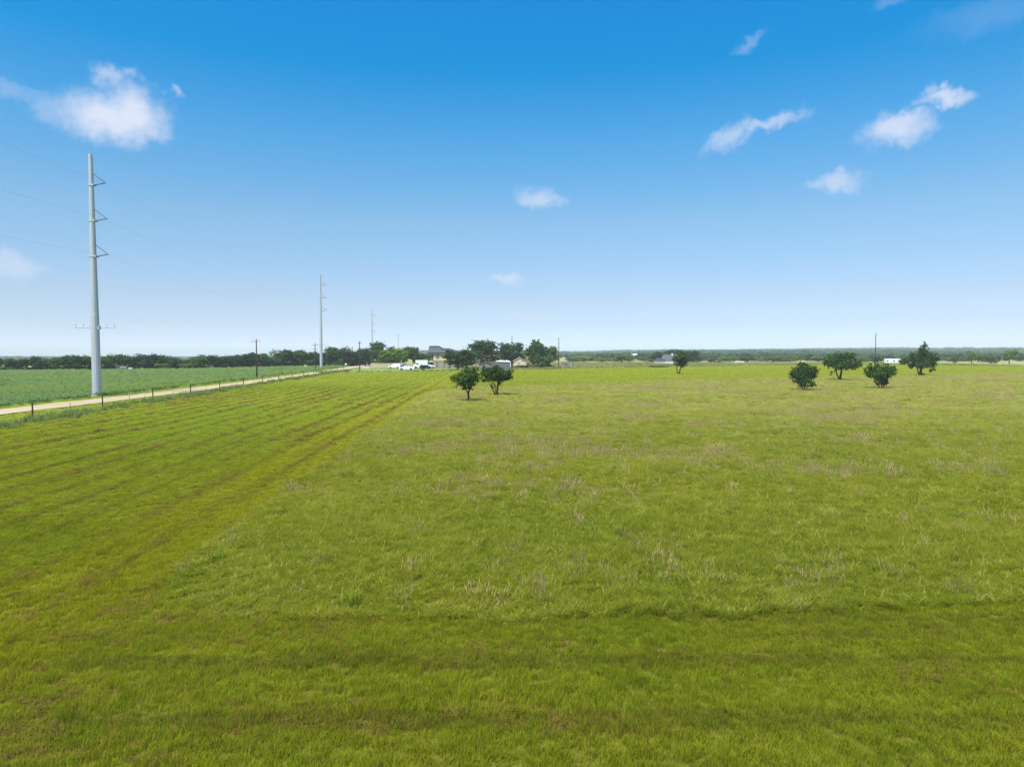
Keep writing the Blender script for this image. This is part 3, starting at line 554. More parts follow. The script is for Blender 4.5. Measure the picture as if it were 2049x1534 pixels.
# around the houses
for nm, lb, x, tp, w, Y, pi, tn in [
    ('broadleaf_tree', 'tall dark double-topped tree behind the cream garden wall', 759, 683, 44, 345, 1, T0), ('broadleaf_tree', 'dark tree filling in right of the tall double-topped tree', 781, 691, 26, 350, 6, T0),
    ('broadleaf_tree', 'bright green spreading tree overhanging the cream garden wall', 779, 698, 52, 330, 0, T2), ('broadleaf_tree', 'light green tree left of centre above the parked van', 808, 696, 36, 332, 3, T2),
    ('broadleaf_tree', 'airy tree above the box truck with sky showing through', 826, 693, 30, 336, 7, T1), ('broadleaf_tree', 'dark low tree between the airy tree and the house', 845, 706, 36, 350, 4, T0),
    ('leafy_shrub', 'pale green shrub behind the white box truck', 853, 716, 16, 318, 5, T2), ('broadleaf_tree', 'wide green tree standing in front of the two-storey house', 916, 699, 58, 278, 0, (.036, .078, .020)),
    ('broadleaf_tree', 'huge round dark tree just right of the two-storey house', 960, 680, 74, 335, 1, T0), ('broadleaf_tree', 'rounded tree behind the tall bare pole near the cream gabled house', 1020, 684, 52, 345, 0, T0),
    ('broadleaf_tree', 'tall open tree left of the tall pole beside the plank fence', 1076, 678, 46, 318, 2, T1), ('broadleaf_tree', 'shorter airy tree leaning against the tall open tree', 1099, 692, 26, 316, 7, T1),
    ('leafy_shrub', 'dense green undergrowth below the tall open tree', 1083, 712, 50, 312, 4, T1), ('broadleaf_tree', 'dark tree at the left end of the copse behind the brown-roofed house', 1324, 702, 38, 470, 6, T3),
    ('broadleaf_tree', 'dark tree in the middle of the copse behind the brown-roofed house', 1344, 698.5, 50, 480, 1, T3), ('broadleaf_tree', 'dark tree at the right end of the copse behind the brown-roofed house', 1374, 701, 46, 480, 0, T3), ('broadleaf_tree', 'low dark tree right of the copse behind the slim field tree', 1388, 710, 24, 480, 4, T1),
    ('leafy_shrub', 'dark bush in front of the box truck by the field fence', 846, 729, 10, 262, 4, T0), ('leafy_shrub', 'low dark brush heap on the fence line before the brown-roofed house', 1318, 731.5, 34, 312, 5, T1), ('leafy_shrub', 'low bush in the yard beneath the cream gabled house', 1045, 730.5, 34, 300, 5, T1),
    ('broadleaf_tree', 'green tree right of the tall bare pole at right', 1757, 710, 22, 440, 0, T1), ('broadleaf_tree', 'small round tree alone in the dry pasture at far right', 1911, 708, 14, 430, 0, T2), ('broadleaf_tree', 'slender pale tree in the dry pasture at far right', 1945, 701, 20, 430, 2, T2), ('broadleaf_tree', 'leaning feathery tree near the right picture edge', 2020, 699, 26, 420, 7, T2), ('leafy_shrub', 'scrubby bush in the pasture beside the feathery tree', 1984, 713, 20, 430, 5, T1)]:
    tree(nm, lb, x, tp, 0, w * 1.25, Y, pi, tn, None, 'shrub' if 'shrub' in nm else 'tree')
rx = [(1142, 715, 26), (1160, 712, 34), (1182, 713, 32), (1204, 716, 28), (1224, 716, 24), (1243, 708, 36), (1258, 711, 24), (1288, 714, 28), (1304, 713, 26), (1402, 715, 24), (1428, 716, 26), (1452, 714, 26), (1470, 711, 26), (1496, 713, 28), (1520, 715, 30), (1546, 712, 34), (1572, 711, 36), (1590, 714, 28), (1640, 713, 30), (1722, 712, 22), (1738, 717, 18), (1812, 714, 24), (1880, 712, 26), (1895, 714, 20), (1926, 712, 28), (1958, 709, 30), (1990, 711, 30), (2036, 709, 32)]
for i, (x, tp, w) in enumerate(rx):
    Y = 500 + 60 * ((i * 7) % 5) / 4
    tree('hedgerow_tree', ordinal(i + 1) + ' tree from the left in the green hedgerow beyond the right-hand pasture', x, tp, 0, w * 1.3, Y, random.choice([0, 4, 5, 6, 4]), random.choice([T1, (.13, .22, .045), T2, (.10, .18, .045)]), 'hedgerow trees beyond the pasture')
# far woods on the hills, read as one mass
fs = []
for i, (c, t, lo) in enumerate(PROTO[:6]):
    me = lo.copy(); me.materials.clear(); me.materials.append(M['far_leaf']); fs.append(source('far_tree', me))
x, y = sprinkle(560, 3100, .0042, lambda x, y: (rng.random(len(x)) < .08 + .92 * sst(vn(x, y, 90, 81) * .55 + vn(x, y, 260, 82) * .45 + .14 * sst(x / y, .3, .55), .40, .56)), .82, (-2700, 2700))
k = np.where(x / y < -.1, y > 640, True); x, y = x[k], y[k]
s_ = rng.uniform(4.5, 9, len(x)) * (.5 + .55 * vn(x, y, 110, 83) + .75 * vn(x, y * .3, 210, 84)); S = np.stack([s_ * rng.uniform(1.2, 1.9, len(x)), s_ * rng.uniform(1.2, 1.9, len(x)), s_], -1); S[:, :2] *= (1 + sst(y, 900, 2600) * .8)[:, None]; S *= (.62 + .5 * sst(y, 700, 2200))[:, None]
scatter('far_woodland', np.stack([x, y, terrain(x, y) - .6], -1), S, fs, 'distant blue green woods covering the low hills', 'woodland')

# ------------------------------------------------------------------ transmission poles and lines
def steel_pole(label, X, Y, H, arms, low, rb, rt, arm_len=2.05):
    t = thing('transmission_pole', label, 'power pole', (X, Y, -.2), 0, 'steel transmission poles along the road')
    s = MB(); n = 12; s.tube([(0, 0, .35), (0, 0, H * .34), (0, 0, H * .34 + .02), (0, 0, H)], [rb, rb * .82 + rt * .18, rb * .79 + rt * .18, rt], n); s.build('shaft', M['galv'], t)
    MB().tube([(0, 0, -.1), (0, 0, .32)], rb * 1.2, 16).build('foundation', M['concrete'], t); MB().tube([(0, 0, .30), (0, 0, .42)], rb * 1.02, 12).build('base_gap', M['dark_metal'], t)
    att = []
    for z in arms:
        r = rb + (rt - rb) * z / H; e = Vector((r + arm_len, -.3, z + .25))
        c = MB().box(-r - .06, r + .22, -r - .04, r + .04, z - .1, z + .1).build('clamp', M['galv'], t)
        MB().tube([(r + .1, -.05, z), e], [.075, .06], 7).build('post_insulator', M['insulator'], t)
        MB().tube([(r, 0, z + 1.75), e], [.05, .055], 6).build('brace_insulator', M['insulator'], t)
        MB().tube([e, e + Vector((.15, -1.3, -.35))], .03, 5).build('wire_clamp', M['dark_metal'], t); att.append(e + Vector((0, 0, -.1)))
        MB().tube([(-r - .15, 0, z + 1.75), (r + .15, 0, z + 1.75)], .035, 5).build('through_bolt', M['galv'], t)
    r = rb + (rt - rb) * low / H
    for sgn in (-1, 1):
        a = MB().tube([(sgn * r, 0, low), (sgn * (r + 2.6), 0, low)], .07, 6).build('crossarm', M['galv'], t); MB().box(sgn * r - .22, sgn * r + .22, -.25, .25, low - .26, low + .26).build('bracket', M['galv'], t)
        for q in (1.25, 2.45): MB().tube([(sgn * (r + q), 0, low + .08), (sgn * (r + q), 0, low + .38), (sgn * (r + q), 0, low + .42), (sgn * (r + q), 0, low + .5)], [.025, .025, .07, .05], 6).build('pin_insulator', M['insulator'], a)
    MB().box(-rt * 1.3, rt * 1.6, -.06, .06, H - .35, H - .22).build('ground_wire_bracket', M['galv'], t)
    return [Vector((X, Y, -.2)) + a for a in att]
P1, P2, P3, P4 = gnd(194, 790), gnd(643, 736), Vector((-99.5, 486, 0)), Vector((-150, 900, 0))
A1 = steel_pole('tall galvanised steel transmission pole beside the gravel road, nearest and at left', P1.x, P1.y, 37.0, (32.3, 26.9, 21.5), 10.6, .64, .29)
A2 = steel_pole('second steel transmission pole along the road, rising above the tree row', P2.x, P2.y, 40.4, (35.7, 30.3, 24.9), 10.2, .66, .30)
A3 = steel_pole('third steel transmission pole, behind the tall dark double-topped tree', P3.x, P3.y, 37.4, (32.7, 27.3, 21.9), 9.5, .62, .29)
A4 = steel_pole('farthest steel transmission pole, thin above the light green trees', P4.x, P4.y, 33.0, (28.3, 22.9, 17.5), 8.0, .62, .3)
A0 = [a + Vector((19, -195, .6)) for a in A1]
def wire(label, a, b, sag, r=.007, group='conductors of the transmission line'):
    pts = [a.lerp(b, t) - Vector((0, 0, sag * 4 * t * (1 - t))) for t in [i / 24 for i in range(25)]]
    tag(MB().tube(pts, r, 5).build('power_line', M['wire'], smooth=True), label, 'wire', group)
lv = ['top', 'middle', 'lowest']
for i in range(3):
    wire(lv[i] + ' conductor running out of the left picture edge from the nearest steel pole', A0[i], A1[i], 3.2)
    wire(lv[i] + ' conductor between the first and second steel poles', A1[i], A2[i], 3.2); wire(lv[i] + ' conductor between the second and third steel poles', A2[i], A3[i], 3.0); wire(lv[i] + ' conductor between the third and farthest steel poles', A3[i], A4[i], 5)
def wood_pole(label, X, Y, H, arm=None, r=.15):
    t = thing('utility_pole', label, 'power pole', (X, Y, -.22), 0, 'wooden utility poles'); MB().tube([(0, 0, 0), (0, 0, H)], [r * 1.15, r * .8], 9).build('pole', M['wood_pole'], t, True)
    for z, ln in arm or ():
        a = MB().box(-ln / 2, ln / 2, -r - .09, -r, z - .035, z + .035).build('crossarm', M['wood_pole'], t)
        for q in (-.46, -.2, .2, .46): MB().tube([(ln * q, -r - .06, z + .06), (ln * q, -r - .06, z + .24)], .045, 6).build('insulator', M['insulator'], a)
    MB().tube([(0, 0, H), (0, 0, H + .3)], [.05, .06], 6).build('top_insulator', M['insulator'], t)
for lb, px, by, tp, Y, arm, r in [
    ('dark wooden utility pole with thin crossarm at the crop edge', 514, 756, 679, None, [(9.7, 2.4)], .17), ('dark wooden utility pole just left of the second steel pole', 631, 740, 687, None, [(9.7, 2.2), (8.2, 1.8)], .16),
    ('far wooden utility pole at the bend of the road', 705, 0, 693.5, 370, [(9.5, 2.0)], .17), ('wooden pole with double crossarm on top by the road corner', 720, 742, 684, None, [(10.5, 1.6), (10.2, 1.0)], .18),
    ('tall bare pole before the cream gabled house', 1024.5, 738, 672, None, None, .15), ('tall bare pole left of the weathered plank fence', 1118, 735.5, 675, None, None, .17), ('thin distant pole rising out of the rounded tree', 1005.5, 0, 683, 400, [(12.6, 1.2)], .14), ('tall bare pole above the vase-shaped bushy tree at right', 1751, 0, 667, 232, None, .13)]:
    g = gnd(px, by) if by else at(px, 735, Y); Y = g.y; wood_pole(lb, g.x, Y, at(px, tp, Y).z + .22, arm, r)

# ------------------------------------------------------------------ fences
def wire_fence(label, pts, h, mats, rpost, wires=(.35, .65, .95, 1.2), thin=None):
    t = thing('wire_fence', label, 'fence', (pts[0][0], pts[0][1], 0)); o = Vector((pts[0][0], pts[0][1], 0))
    proto_ = None
    for i, p in enumerate(pts):
        hh = h * random.uniform(.94, 1.06)
        if proto_ is None: q = proto_ = MB().tube([(0, 0, -.3), (.02, 0, h * .5), (.0, 0, h)], [rpost, rpost, rpost * .95], 6).build('post', mats, t)
        else: q = proto_.copy(); col.objects.link(q); q.parent = t
        q.location = (p[0] - o.x, p[1] - o.y, 0); q.scale = (1, 1, hh / h); q.rotation_euler = (random.gauss(0, .03), random.gauss(0, .03), random.random())
        if thin and i + 1 < len(pts):
            m_ = (Vector((*p, 0)) + Vector((*pts[i + 1], 0))) / 2 - o; MB().tube([(0, 0, -.2), (0, 0, h * .75)], .03, 5).build('stay', M['grey_wood'], t, loc=m_)
    for z in wires: MB().tube([Vector((*p, z)) - o for p in pts], .007, 4).build('wire', M['wire'], t)
    return t
wire_fence('rusty roadside wire fence on dark posts between the cut field and the gravel road', [(float(fence_x(y)), y) for y in 66 + 13.25 * np.arange(-2, 15)], 1.62, M['rust_post'], .075, thin=True)
bx = np.concatenate([np.arange(-61, 240, 9.0)]); wire_fence('long wire fence with thin posts along the far field boundary', [(float(x), float(field_edge_y(x)) + .2) for x in bx], 1.35, M['rust_post'], .055)
t = thing('pipe_gate', 'white pipe gate at the road corner in front of the cream wall', 'gate', (-63.5, 286, -.2), .05)
for z in (.25, .6, .95, 1.3): MB().tube([(0, 0, z), (3.6, 0, z)], .035, 6).build('rail', M['white'], t)
for x in (0, 1.8, 3.6): MB().tube([(x, 0, .15), (x, 0, 1.35)], .04, 6).build('upright', M['white'], t)

# ------------------------------------------------------------------ buildings
def win(par, x0, x1, z0, z1, y=0, frame=None, d=.05):
    f = MB(); w = .12; f.box(x0 - w, x1 + w, y - d, y + .02, z1, z1 + w); f.box(x0 - w, x1 + w, y - d * 1.3, y + .02, z0 - w, z0); f.box(x0 - w, x0, y - d, y + .02, z0, z1); f.box(x1, x1 + w, y - d, y + .02, z0, z1); f.box(x0, x1, y - d * .7, y + .01, (z0 + z1) / 2 - .04, (z0 + z1) / 2 + .04)
    q = f.build('window', frame or M['teal'], par); MB().box(x0, x1, y - .02, y + .005, z0, z1).build('pane', M['pane'], q); return q
t = thing('two_storey_house', 'two-storey cream and stone house with dark roof, solar panels and corner balcony', 'house', (-36.6, 300, -.22)); D = 8.0; z0 = .0
W = MB(); W.box(2.05, 9.0, 0, D, 3.25, 6.7); W.box(7.1, 14.6, .6, D - .4, 3.25, 6.68); W.build('upper_wall', M['cream'], t)
W = MB(); W.box(2.05, 9.0, .03, D, 0, 3.05); W.box(7.1, 14.6, .63, D - .4, 0, 3.05); W.build('lower_wall', M['brick'], t); MB().box(1.98, 14.7, -.07, D, 3.05, 3.25).build('trim_band', M['trim'], t)
MB().add([(-.3, -.6, 6.7), (9.3, -.6, 6.7), (9.3, D + .6, 6.7), (-.3, D + .6, 6.7), (-.1, D / 2, 9.9), (4.2, D / 2, 9.9)], [(0, 1, 5, 4), (1, 2, 5), (2, 3, 4, 5), (3, 0, 4), (3, 2, 1, 0)]).build('roof', M['shingle'], t)
MB().add([(3, .1, 6.71), (15.2, .1, 6.71), (15.2, D + .3, 6.71), (3, D + .3, 6.71), (5, D / 2 + .5, 8.8), (8.7, D / 2 + .5, 8.8)], [(0, 1, 5, 4), (1, 2, 5), (2, 3, 4, 5), (3, 0, 4), (3, 2, 1, 0)]).build('wing_roof', M['shingle'], t)
MB().box(-.35, 9.35, -.7, -.58, 6.5, 6.72).build('fascia', M['dark_trim'], t)
sl = Vector((0, D / 2 + .6, 3.2)).normalized(); nn = Vector((0, -sl.z, sl.y))
def panel(x, s0):
    o = Vector((x, -.6, 6.7)) + sl * s0 + nn * .06; a, b = Vector((1.02, 0, 0)), sl * 1.62
    MB().add([o, o + a, o + a + b, o + b, o + nn * .05, o + a + nn * .05, o + a + b + nn * .05, o + b + nn * .05], [(0, 3, 2, 1), (4, 5, 6, 7), (0, 1, 5, 4), (1, 2, 6, 5), (2, 3, 7, 6), (3, 0, 4, 7)]).build('solar_panel', M['solar'], t)
for k in range(7): panel(.05 + k * 1.06, .4)
for k in range(5): panel(.05 + k * 1.06, 2.1)
for x in (.15, 1.75): MB().box(x, x + .3, .0, .35, 0, 6.6).build('porch_column', M['dark_trim'], t)
MB().box(.0, 2.04, -.05, D, 2.7, 3.2).build('balcony_floor', M['cream_pale'], t); MB().box(.0, 2.0, -.02, .05, 4.1, 4.22).build('balcony_rail', M['dark_trim'], t); MB().box(.05, 2.0, D - .2, D, 3.2, 4.2).build('balcony_back_wall', M['grey_wood'], t)
for k in range(8): MB().box(.2 + k * .22, .23 + k * .22, 0, .03, 3.2, 4.1).build('baluster', M['dark_trim'], t)
MB().box(.3, 2.0, 2.5, 2.6, 0, 2.7).build('ground_floor_recess', M['dark_trim'], t)
win(t, 3.3, 4.6, 4.2, 6.2); win(t, 3.1, 4.3, .6, 2.6, .03); win(t, 7.2, 8.6, 4.4, 6.1); win(t, 6.3, 7.4, .6, 2.4, .03); win(t, 10.5, 11.9, 4.3, 6.1, .6); win(t, 10.4, 11.8, .7, 2.4, .63)
def gabled(name, label, loc, rz, w, d, he, hr, wall, roof, front=True, cat='house', extra=None):
    """front gable faces -y when front, else the long roof slope does"""
    t = thing(name, label, cat, loc, rz)
    if front:
        MB().prism([(0, 0), (w, 0), (w, he), (w / 2, hr), (0, he)], 0, d).build('wall', wall, t); o = .35; k = (hr - he) / (w / 2)
        MB().prism([(-o, he - o * k + .04), (w / 2, hr + .04), (w + o, he - o * k + .04), (w + o, he - o * k + .2), (w / 2, hr + .22), (-o, he - o * k + .2)], -o, d + o).build('roof', roof, t)
    else:
        MB().add([(0, 0, 0), (w, 0, 0), (w, d, 0), (0, d, 0), (0, 0, he), (w, 0, he), (w, d, he), (0, d, he), (0, d / 2, hr), (w, d / 2, hr)], [(0, 1, 5, 4), (2, 3, 7, 6), (1, 2, 6, 9, 5), (3, 0, 4, 8, 7)]).build('wall', wall, t); o = .4; k = (hr - he) / (d / 2)
        r = MB()
        for sg in (0, 1):
            y0, y1 = (-o, d / 2) if sg == 0 else (d + o, d / 2); a, b = he - o * k + .05, hr + .05
            r.add([(-o, y0, a), (w + o, y0, a), (w + o, y1, b), (-o, y1, b), (-o, y0, a + .14), (w + o, y0, a + .14), (w + o, y1, b + .14), (-o, y1, b + .14)], [(0, 3, 2, 1), (4, 5, 6, 7), (0, 1, 5, 4), (1, 2, 6, 5), (2, 3, 7, 6), (3, 0, 4, 7)])
        r.build('roof', roof, t)
    return t
k = 322 / F
t = gabled('bungalow', 'low cream house between the front tree and the huge dark tree', ((940 - CX) * k, 322, -.22), 0, 4.6, 8, 2.9, 3.5, M['pink_wall'], M['brown_shingle'], False)
win(t, 1.0, 1.8, 1.0, 2.2, 0, M['white']); MB().box(-.05, .35, -.12, -.02, 0, 2.9).build('corner_post', M['cream'], t)
k = 330 / F
t = gabled('gabled_house', 'small cream house with front gable behind the tall bare pole', ((1027.5 - CX) * k, 330, -.22), 0, 6.1, 10, 2.75, 4.55, M['cream_pale'], M['masonry'], True); win(t, 2.1, 2.9, 1.1, 2.3, 0, M['white'])
t = gabled('tan_shed', 'narrow tan shed right of the cream gabled house', ((1054 - CX) * k, 333, -.22), 0, 1.9, 3, 3.4, 4.3, M['tan'], M['white_wall'], True, 'shed'); MB().box(.5, 1.3, -.05, 0, 0, 2.0).build('door', M['trim'], t)
k = 262 / F
t = thing('metal_shed', 'grey corrugated metal shed partly hidden by the double-trunked tree', 'shed', ((984 - CX) * k, 262, -.2), -.06); w, h = 36 * k, 3.25
MB().box(.03, w - .03, .05, 2.6, 0, h - .06).build('wall', M['corrug'], t); c = MB()
for i in range(34): c.box(i * w / 34 + .03, i * w / 34 + .1, -.0, .06, .02, h - .08)
c.build('corrugation', M['corrug'], t); MB().add([(-.1, -.1, h + .12), (w + .1, -.1, h - .22), (w + .1, 2.8, h - .22), (-.1, 2.8, h + .12), (-.1, -.1, h + .2), (w + .1, -.1, h - .14), (w + .1, 2.8, h - .14), (-.1, 2.8, h + .2)], [(0, 3, 2, 1), (4, 5, 6, 7), (0, 1, 5, 4), (1, 2, 6, 5), (2, 3, 7, 6), (3, 0, 4, 7)]).build('roof', M['corrug'], t); MB().box(.8, 1.8, -.04, 0, 0, 2.1).build('door', M['grey_wood'], t)
t = gabled('lean_shed', 'brown weathered shed with rusty sheet roof left of the metal shed', ((957 - CX) * k, 266, -.2), 0, 5.0, 3, 2.4, 3.3, M['grey_wood'], M['rust_roof'], True, 'shed'); MB().box(1.6, 2.5, -.05, 0, 0, 1.9).build('door', M['dark_trim'], t)
def caravan(label, X, Y, ln, h, rz=0):
    t = thing('travel_trailer', label, 'trailer', (X, Y, -.2), rz); MB().prism([(0, .55), (ln, .55), (ln, h - .5), (ln - .5, h), (.25, h), (0, h - .3)], 0, 2.4, {3: .1, 4: .1}).build('body', M['white_wall'], t)
    for x0, x1 in ((.5, 1.3), (ln * .45, ln * .45 + 1.1), (ln * .78, ln * .78 + .5)): MB().box(x0, x1, -.03, 0, 1.3 if x1 - x0 > .6 else .8, 2.2).build('window', M['glass'], t)
    for x in (ln * .4, ln * .4 + .8): MB().tube([(x, .05, .35), (x, .3, .35)], .35, 12).build('wheel', M['tyre'], t)
    for x in (ln * .3, ln * .7): MB().box(x, x + .6, .9, 1.5, h, h + .22).build('roof_vent', M['white'], t)
    MB().tube([(ln, 1.2, .5), (ln + 1.1, 1.2, .5)], .06, 6).build('hitch', M['dark_metal'], t)
k = 300 / F; caravan('white travel trailer roof showing behind the grey metal shed', (993 - CX) * k, 300, 6.3, 3.3)
k = 420 / F; caravan('white travel trailer parked in the pasture behind the tallest field tree', (1773 - CX) * k, 420, 9.6, 3.1)
k = 445 / F; caravan('low white trailer far off beyond the right field fence', (1472 - CX) * k, 445, 5.6, 1.1) if False else None
t = thing('flatbed_trailer', 'low white flat trailer beyond the right field fence', 'trailer', ((1472 - CX) * k, 445, -.2)); MB().prism([(0, .4), (5.6, .4), (5.6, 1.0), (.3, 1.0), (0, .8)], 0, 2).build('bed', M['white'], t); [MB().tube([(x, -.05, .3), (x, .2, .3)], .3, 10).build('wheel', M['tyre'], t) for x in (2.4, 3.3)]
# plank fence
k = 326 / F; t = thing('plank_fence', 'weathered grey upright plank fence right of the tall pole', 'fence', ((1120 - CX) * k, 326, -.2)); pl = None
for i in range(27):
    if pl is None: q = pl = MB().box(0, .235, 0, .03, 0, 2.5).build('plank', M['plank'], t)
    else: q = pl.copy(); col.objects.link(q); q.parent = t
    q.location = (i * .25, random.uniform(-.02, .02), 0); q.scale = (1, 1, random.uniform(.9, 1.06)); q.rotation_euler = (0, random.gauss(0, .012), 0)
for z in (.5, 1.9): MB().box(0, 6.75, .04, .1, z, z + .1).build('rail', M['grey_wood'], t)
# brown-roofed house
k = 420 / F; t = gabled('brown_roofed_house', 'house with steep brown roof, white gable and white chimney before the dark copse', ((1331 - CX) * k, 420, -.22), .12, 8.6, 8, 2.4, 5.6, M['white_wall'], M['brown_shingle'], False)
MB().box(5.3, 6.1, 3.2, 4.0, 4.6, 6.4).build('chimney', M['white'], t); MB().prism([(-4.8, 0), (-.2, 0), (-.2, 2.2), (-4.8, 2.2)], 1, 7).build('wing_wall', M['cream_pale'], t)
MB().add([(-5.1, .6, 2.2), (0, .6, 2.2), (0, 7.4, 2.2), (-5.1, 7.4, 2.2), (-4.6, 4, 3.6), (0, 4, 3.6)], [(0, 1, 5, 4), (1, 2, 5), (2, 3, 4, 5), (3, 0, 4), (3, 2, 1, 0)]).build('wing_roof', M['shingle'], t); win(t, -2.2, -1.4, .8, 1.9, 1, M['white']); win(t, -4, -3.2, .8, 1.9, 1, M['white'])
k = 900 / F; t = gabled('white_barn', 'distant white metal-roofed barn among the hedgerow trees', ((1264 - CX) * k, 900, .6), .25, 9.5, 9, 2.8, 4.6, M['white_wall'], M['white'], False, 'barn'); MB().box(2, 4, -.06, 0, 0, 2.2).build('door', M['dark_trim'], t)
k = 264 / F
t = gabled('white_hut', 'tiny white hut at the foot of the tree row behind the crop', ((241 - CX) * k, 264, -.1), 0, 1.7, 1.6, .9, 1.25, M['white_wall'], M['corrug'], False, 'hut'); MB().box(.6, 1.0, -.04, 0, 0, .8).build('door', M['dark_trim'], t)
t = thing('water_trough', 'low white trough beside the tiny white hut', 'trough', ((257 - CX) * k, 264, 0)); MB().prism([(0, .3), (1.2, .3), (1.3, .7), (-.1, .7)], 0, .9).build('tub', M['white_wall'], t); [MB().box(x, x + .12, .1, .8, -.1, .3).build('foot', M['dark_metal'], t) for x in (.2, .9)]
# garden wall
k = 315 / F; t = thing('garden_wall', 'long cream masonry wall behind the parked white van', 'wall', ((741.5 - CX) * k, 315, -.2)); ln = (838 - 741.5) * k; n_ = 8
for i in range(n_): MB().box(i * ln / n_ + .25, (i + 1) * ln / n_, 0, .2, 0, 1.85).build('wall_panel', M['masonry'], t)
for i in range(n_ + 1): MB().box(i * ln / n_, i * ln / n_ + .25, -.05, .25, 0, 1.95).build('pillar', M['masonry'], t)
MB().box(0, ln + .25, -.08, .28, 1.96, 2.04).build('coping', M['cream_pale'], t)
for lb, px, py, m_, Y in (('small yellow marker sign at the crop edge left of the second steel pole', 611, 732, 'yellow', 300), ('small white sign beside the road bend before the tree row', 692, 728.5, 'white', 330)):
    p = at(px, py, Y); t = thing('road_sign', lb, 'sign', (p.x, Y, -.2)); MB().box(-.45, .45, -.03, 0, p.z - .1, p.z + .6).build('panel', M[m_], t); MB().tube([(0, .03, 0), (0, .03, p.z + .5)], .04, 6).build('post', M['galv'], t)
for lb, px, Y in (('left white standpipe rising behind the garden wall', 803, 322), ('right pale standpipe rising behind the garden wall', 823, 322)):
    p = at(px, 722, Y); t = thing('standpipe', lb, 'pipe', (p.x, Y, -.2)); MB().tube([(0, 0, 0), (0, 0, p.z + .2)], .09, 8).build('pipe', M['white_wall'], t); MB().tube([(0, 0, p.z + .2), (0, 0, p.z + .3)], .13, 8).build('cap', M['galv'], t)

# ------------------------------------------------------------------ vehicles (nose towards -x)
def wheels(t, xs, w, r=.38):
    for x in xs:
        for s in (-1, 1):
            y = s * (w / 2 - .13); q = MB().tube([(x, y - .12, r), (x, y + .12, r)], r, 18).build('wheel', M['tyre'], t); MB().tube([(x, y + s * .10, r), (x, y + s * .135, r)], r * .6, 12).build('rim', M['rim'], q)
def vehicle(name, label, px, by, rz, body, inset, paint, wins, wxs, w=1.9, r=.38, cat='car', front=None, extra=None):
    g = gnd(px, by); t = thing(name, label, cat, (g.x, g.y, -.12), rz)
    b = MB().prism(body, -w / 2, w / 2, inset).build('body', paint, t); ln = max(x for x, z in body)
    md = b.modifiers.new('bevel', 'BEVEL'); md.width = .05; md.segments = 2; md.limit_method = 'ANGLE'
    for prof, ins in wins:
        for s in (-1, 1):
            MB().prism(prof, s * (w / 2 - ins) - .012, s * (w / 2 - ins) + .012).build('side_window', M['glass'], t)
    wheels(t, wxs, w, r)
    for x in wxs: MB().prism([(x + math.cos(a) * (r + .08), r + math.sin(a) * (r + .08)) for a in [i * math.pi / 8 for i in range(9)]], -w / 2 - .006, w / 2 + .006).build('wheel_arch', M['tyre'], t)
    for s in (-1, 1):
        MB().box(-.02, .1, s * (w / 2 - .22) - .16, s * (w / 2 - .22) + .16, .72, .9).build('headlight', M['rim'], t); MB().box(ln - .06, ln + .02, s * (w / 2 - .12) - .08, s * (w / 2 - .12) + .08, .8, 1.1).build('tail_light', M['rust_roof'], t)
    MB().box(-.06, .12, -w / 2 + .05, w / 2 - .05, .38, .58).build('bumper', M['dark_metal'], t); return t
vehicle('pickup_truck', 'white crew-cab pickup truck parked broadside nearest the field', 814, 740.2, .04, [(0, .45), (5.75, .45), (5.75, 1.22), (3.95, 1.25), (3.7, 1.9), (2.3, 1.92), (1.55, 1.3), (.1, 1.15), (0, .9)], {4: .12, 5: .12}, M['white'], [([(1.75, 1.32), (2.42, 1.82), (2.95, 1.83), (2.95, 1.32)], .07), ([(3.02, 1.32), (3.02, 1.83), (3.62, 1.82), (3.75, 1.32)], .07)], (1.0, 4.55), 2.0, .43, 'truck').location.x -= 2.9
vehicle('cargo_van', 'white cargo van with sloping nose beside the cream wall', 789, 736.6, .1, [(0, .4), (5.0, .4), (5.0, 1.95), (4.85, 2.1), (2.2, 2.1), (1.1, 1.3), (.15, 1.0), (0, .75)], {2: .05, 3: .12, 4: .12}, M['white'], [([(1.3, 1.35), (2.05, 1.9), (2.2, 1.9), (2.2, 1.35)], .06)], (.95, 4.0), 1.95, .36, 'van').location.x -= 2.5
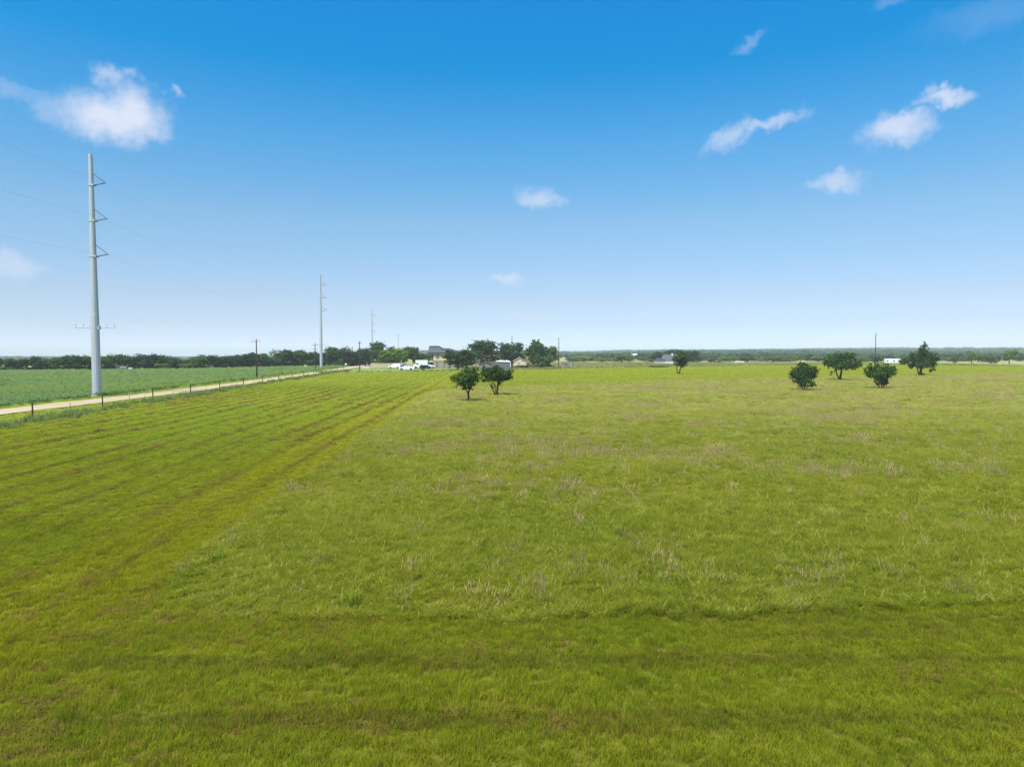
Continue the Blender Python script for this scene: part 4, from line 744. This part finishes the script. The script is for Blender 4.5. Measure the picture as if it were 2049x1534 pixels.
t = vehicle('box_truck', 'white box truck behind the pickup', 841, 736.2, .06, [(0, .5), (6.0, .5), (6.0, .9), (2.3, .9), (2.2, 2.2), (1.2, 2.2), (.75, 1.45), (.05, 1.3), (0, .9)], {4: .1, 5: .1}, M['white'], [([(1.0, 1.5), (1.35, 2.05), (2.05, 2.05), (2.05, 1.5)], .06)], (1.1, 4.7), 2.0, .42, 'truck'); t.location.x -= 3.0
MB().prism([(1.3, 2.3), (2.4, 2.3), (2.4, .95), (6.2, .95), (6.2, 3.55), (1.0, 3.55), (1.0, 2.6)], -1.1, 1.1).build('cargo_box', M['white_wall'], t)
SED = [(0, .35), (4.5, .35), (4.55, .95), (3.75, 1.05), (3.15, 1.45), (1.85, 1.47), (1.15, 1.0), (.1, .85), (0, .6)]; SW = [([(1.4, 1.02), (1.95, 1.38), (2.5, 1.39), (2.5, 1.02)], .09), ([(2.56, 1.02), (2.56, 1.39), (3.1, 1.37), (3.55, 1.02)], .09)]
vehicle('parked_car', 'teal car parked between the van and the garden wall', 808, 735.4, .1, [(x, z * 1.25) for x, z in SED], {4: .15, 5: .15}, M['teal_paint'], [([(x, z * 1.25) for x, z in p], i) for p, i in SW], (.85, 3.65), 1.8, .34).location.x -= 2
vehicle('parked_car', 'black car parked in front of the box truck, half hidden by a bush', 846, 737.6, -.1, [(x, z * 1.15) for x, z in SED], {4: .15, 5: .15}, M['black_paint'], [([(x, z * 1.15) for x, z in p], i) for p, i in SW], (.85, 3.65), 1.8, .34).location.x -= 1.2
vehicle('parked_car', 'small white car parked by the left end of the house', 856.5, 735.8, .3, SED, {4: .15, 5: .15}, M['white'], SW, (.85, 3.65), 1.75, .33).location.x -= 1.6

# ------------------------------------------------------------------ air
HAZE = 0.00018
m, nt, out = mat('haze'); pv = N(nt, 'ShaderNodeVolumePrincipled'); pv.inputs['Color'].default_value = (.90, .96, 1.0, 1); pv.inputs['Density'].default_value = HAZE; pv.inputs['Anisotropy'].default_value = .0
L(nt, pv.outputs[0], out.inputs['Volume'])
hz_ = MB().box(-3450, 3450, -160, 3420, -26, 46).build('haze', m); hz_['kind'] = 'stuff'
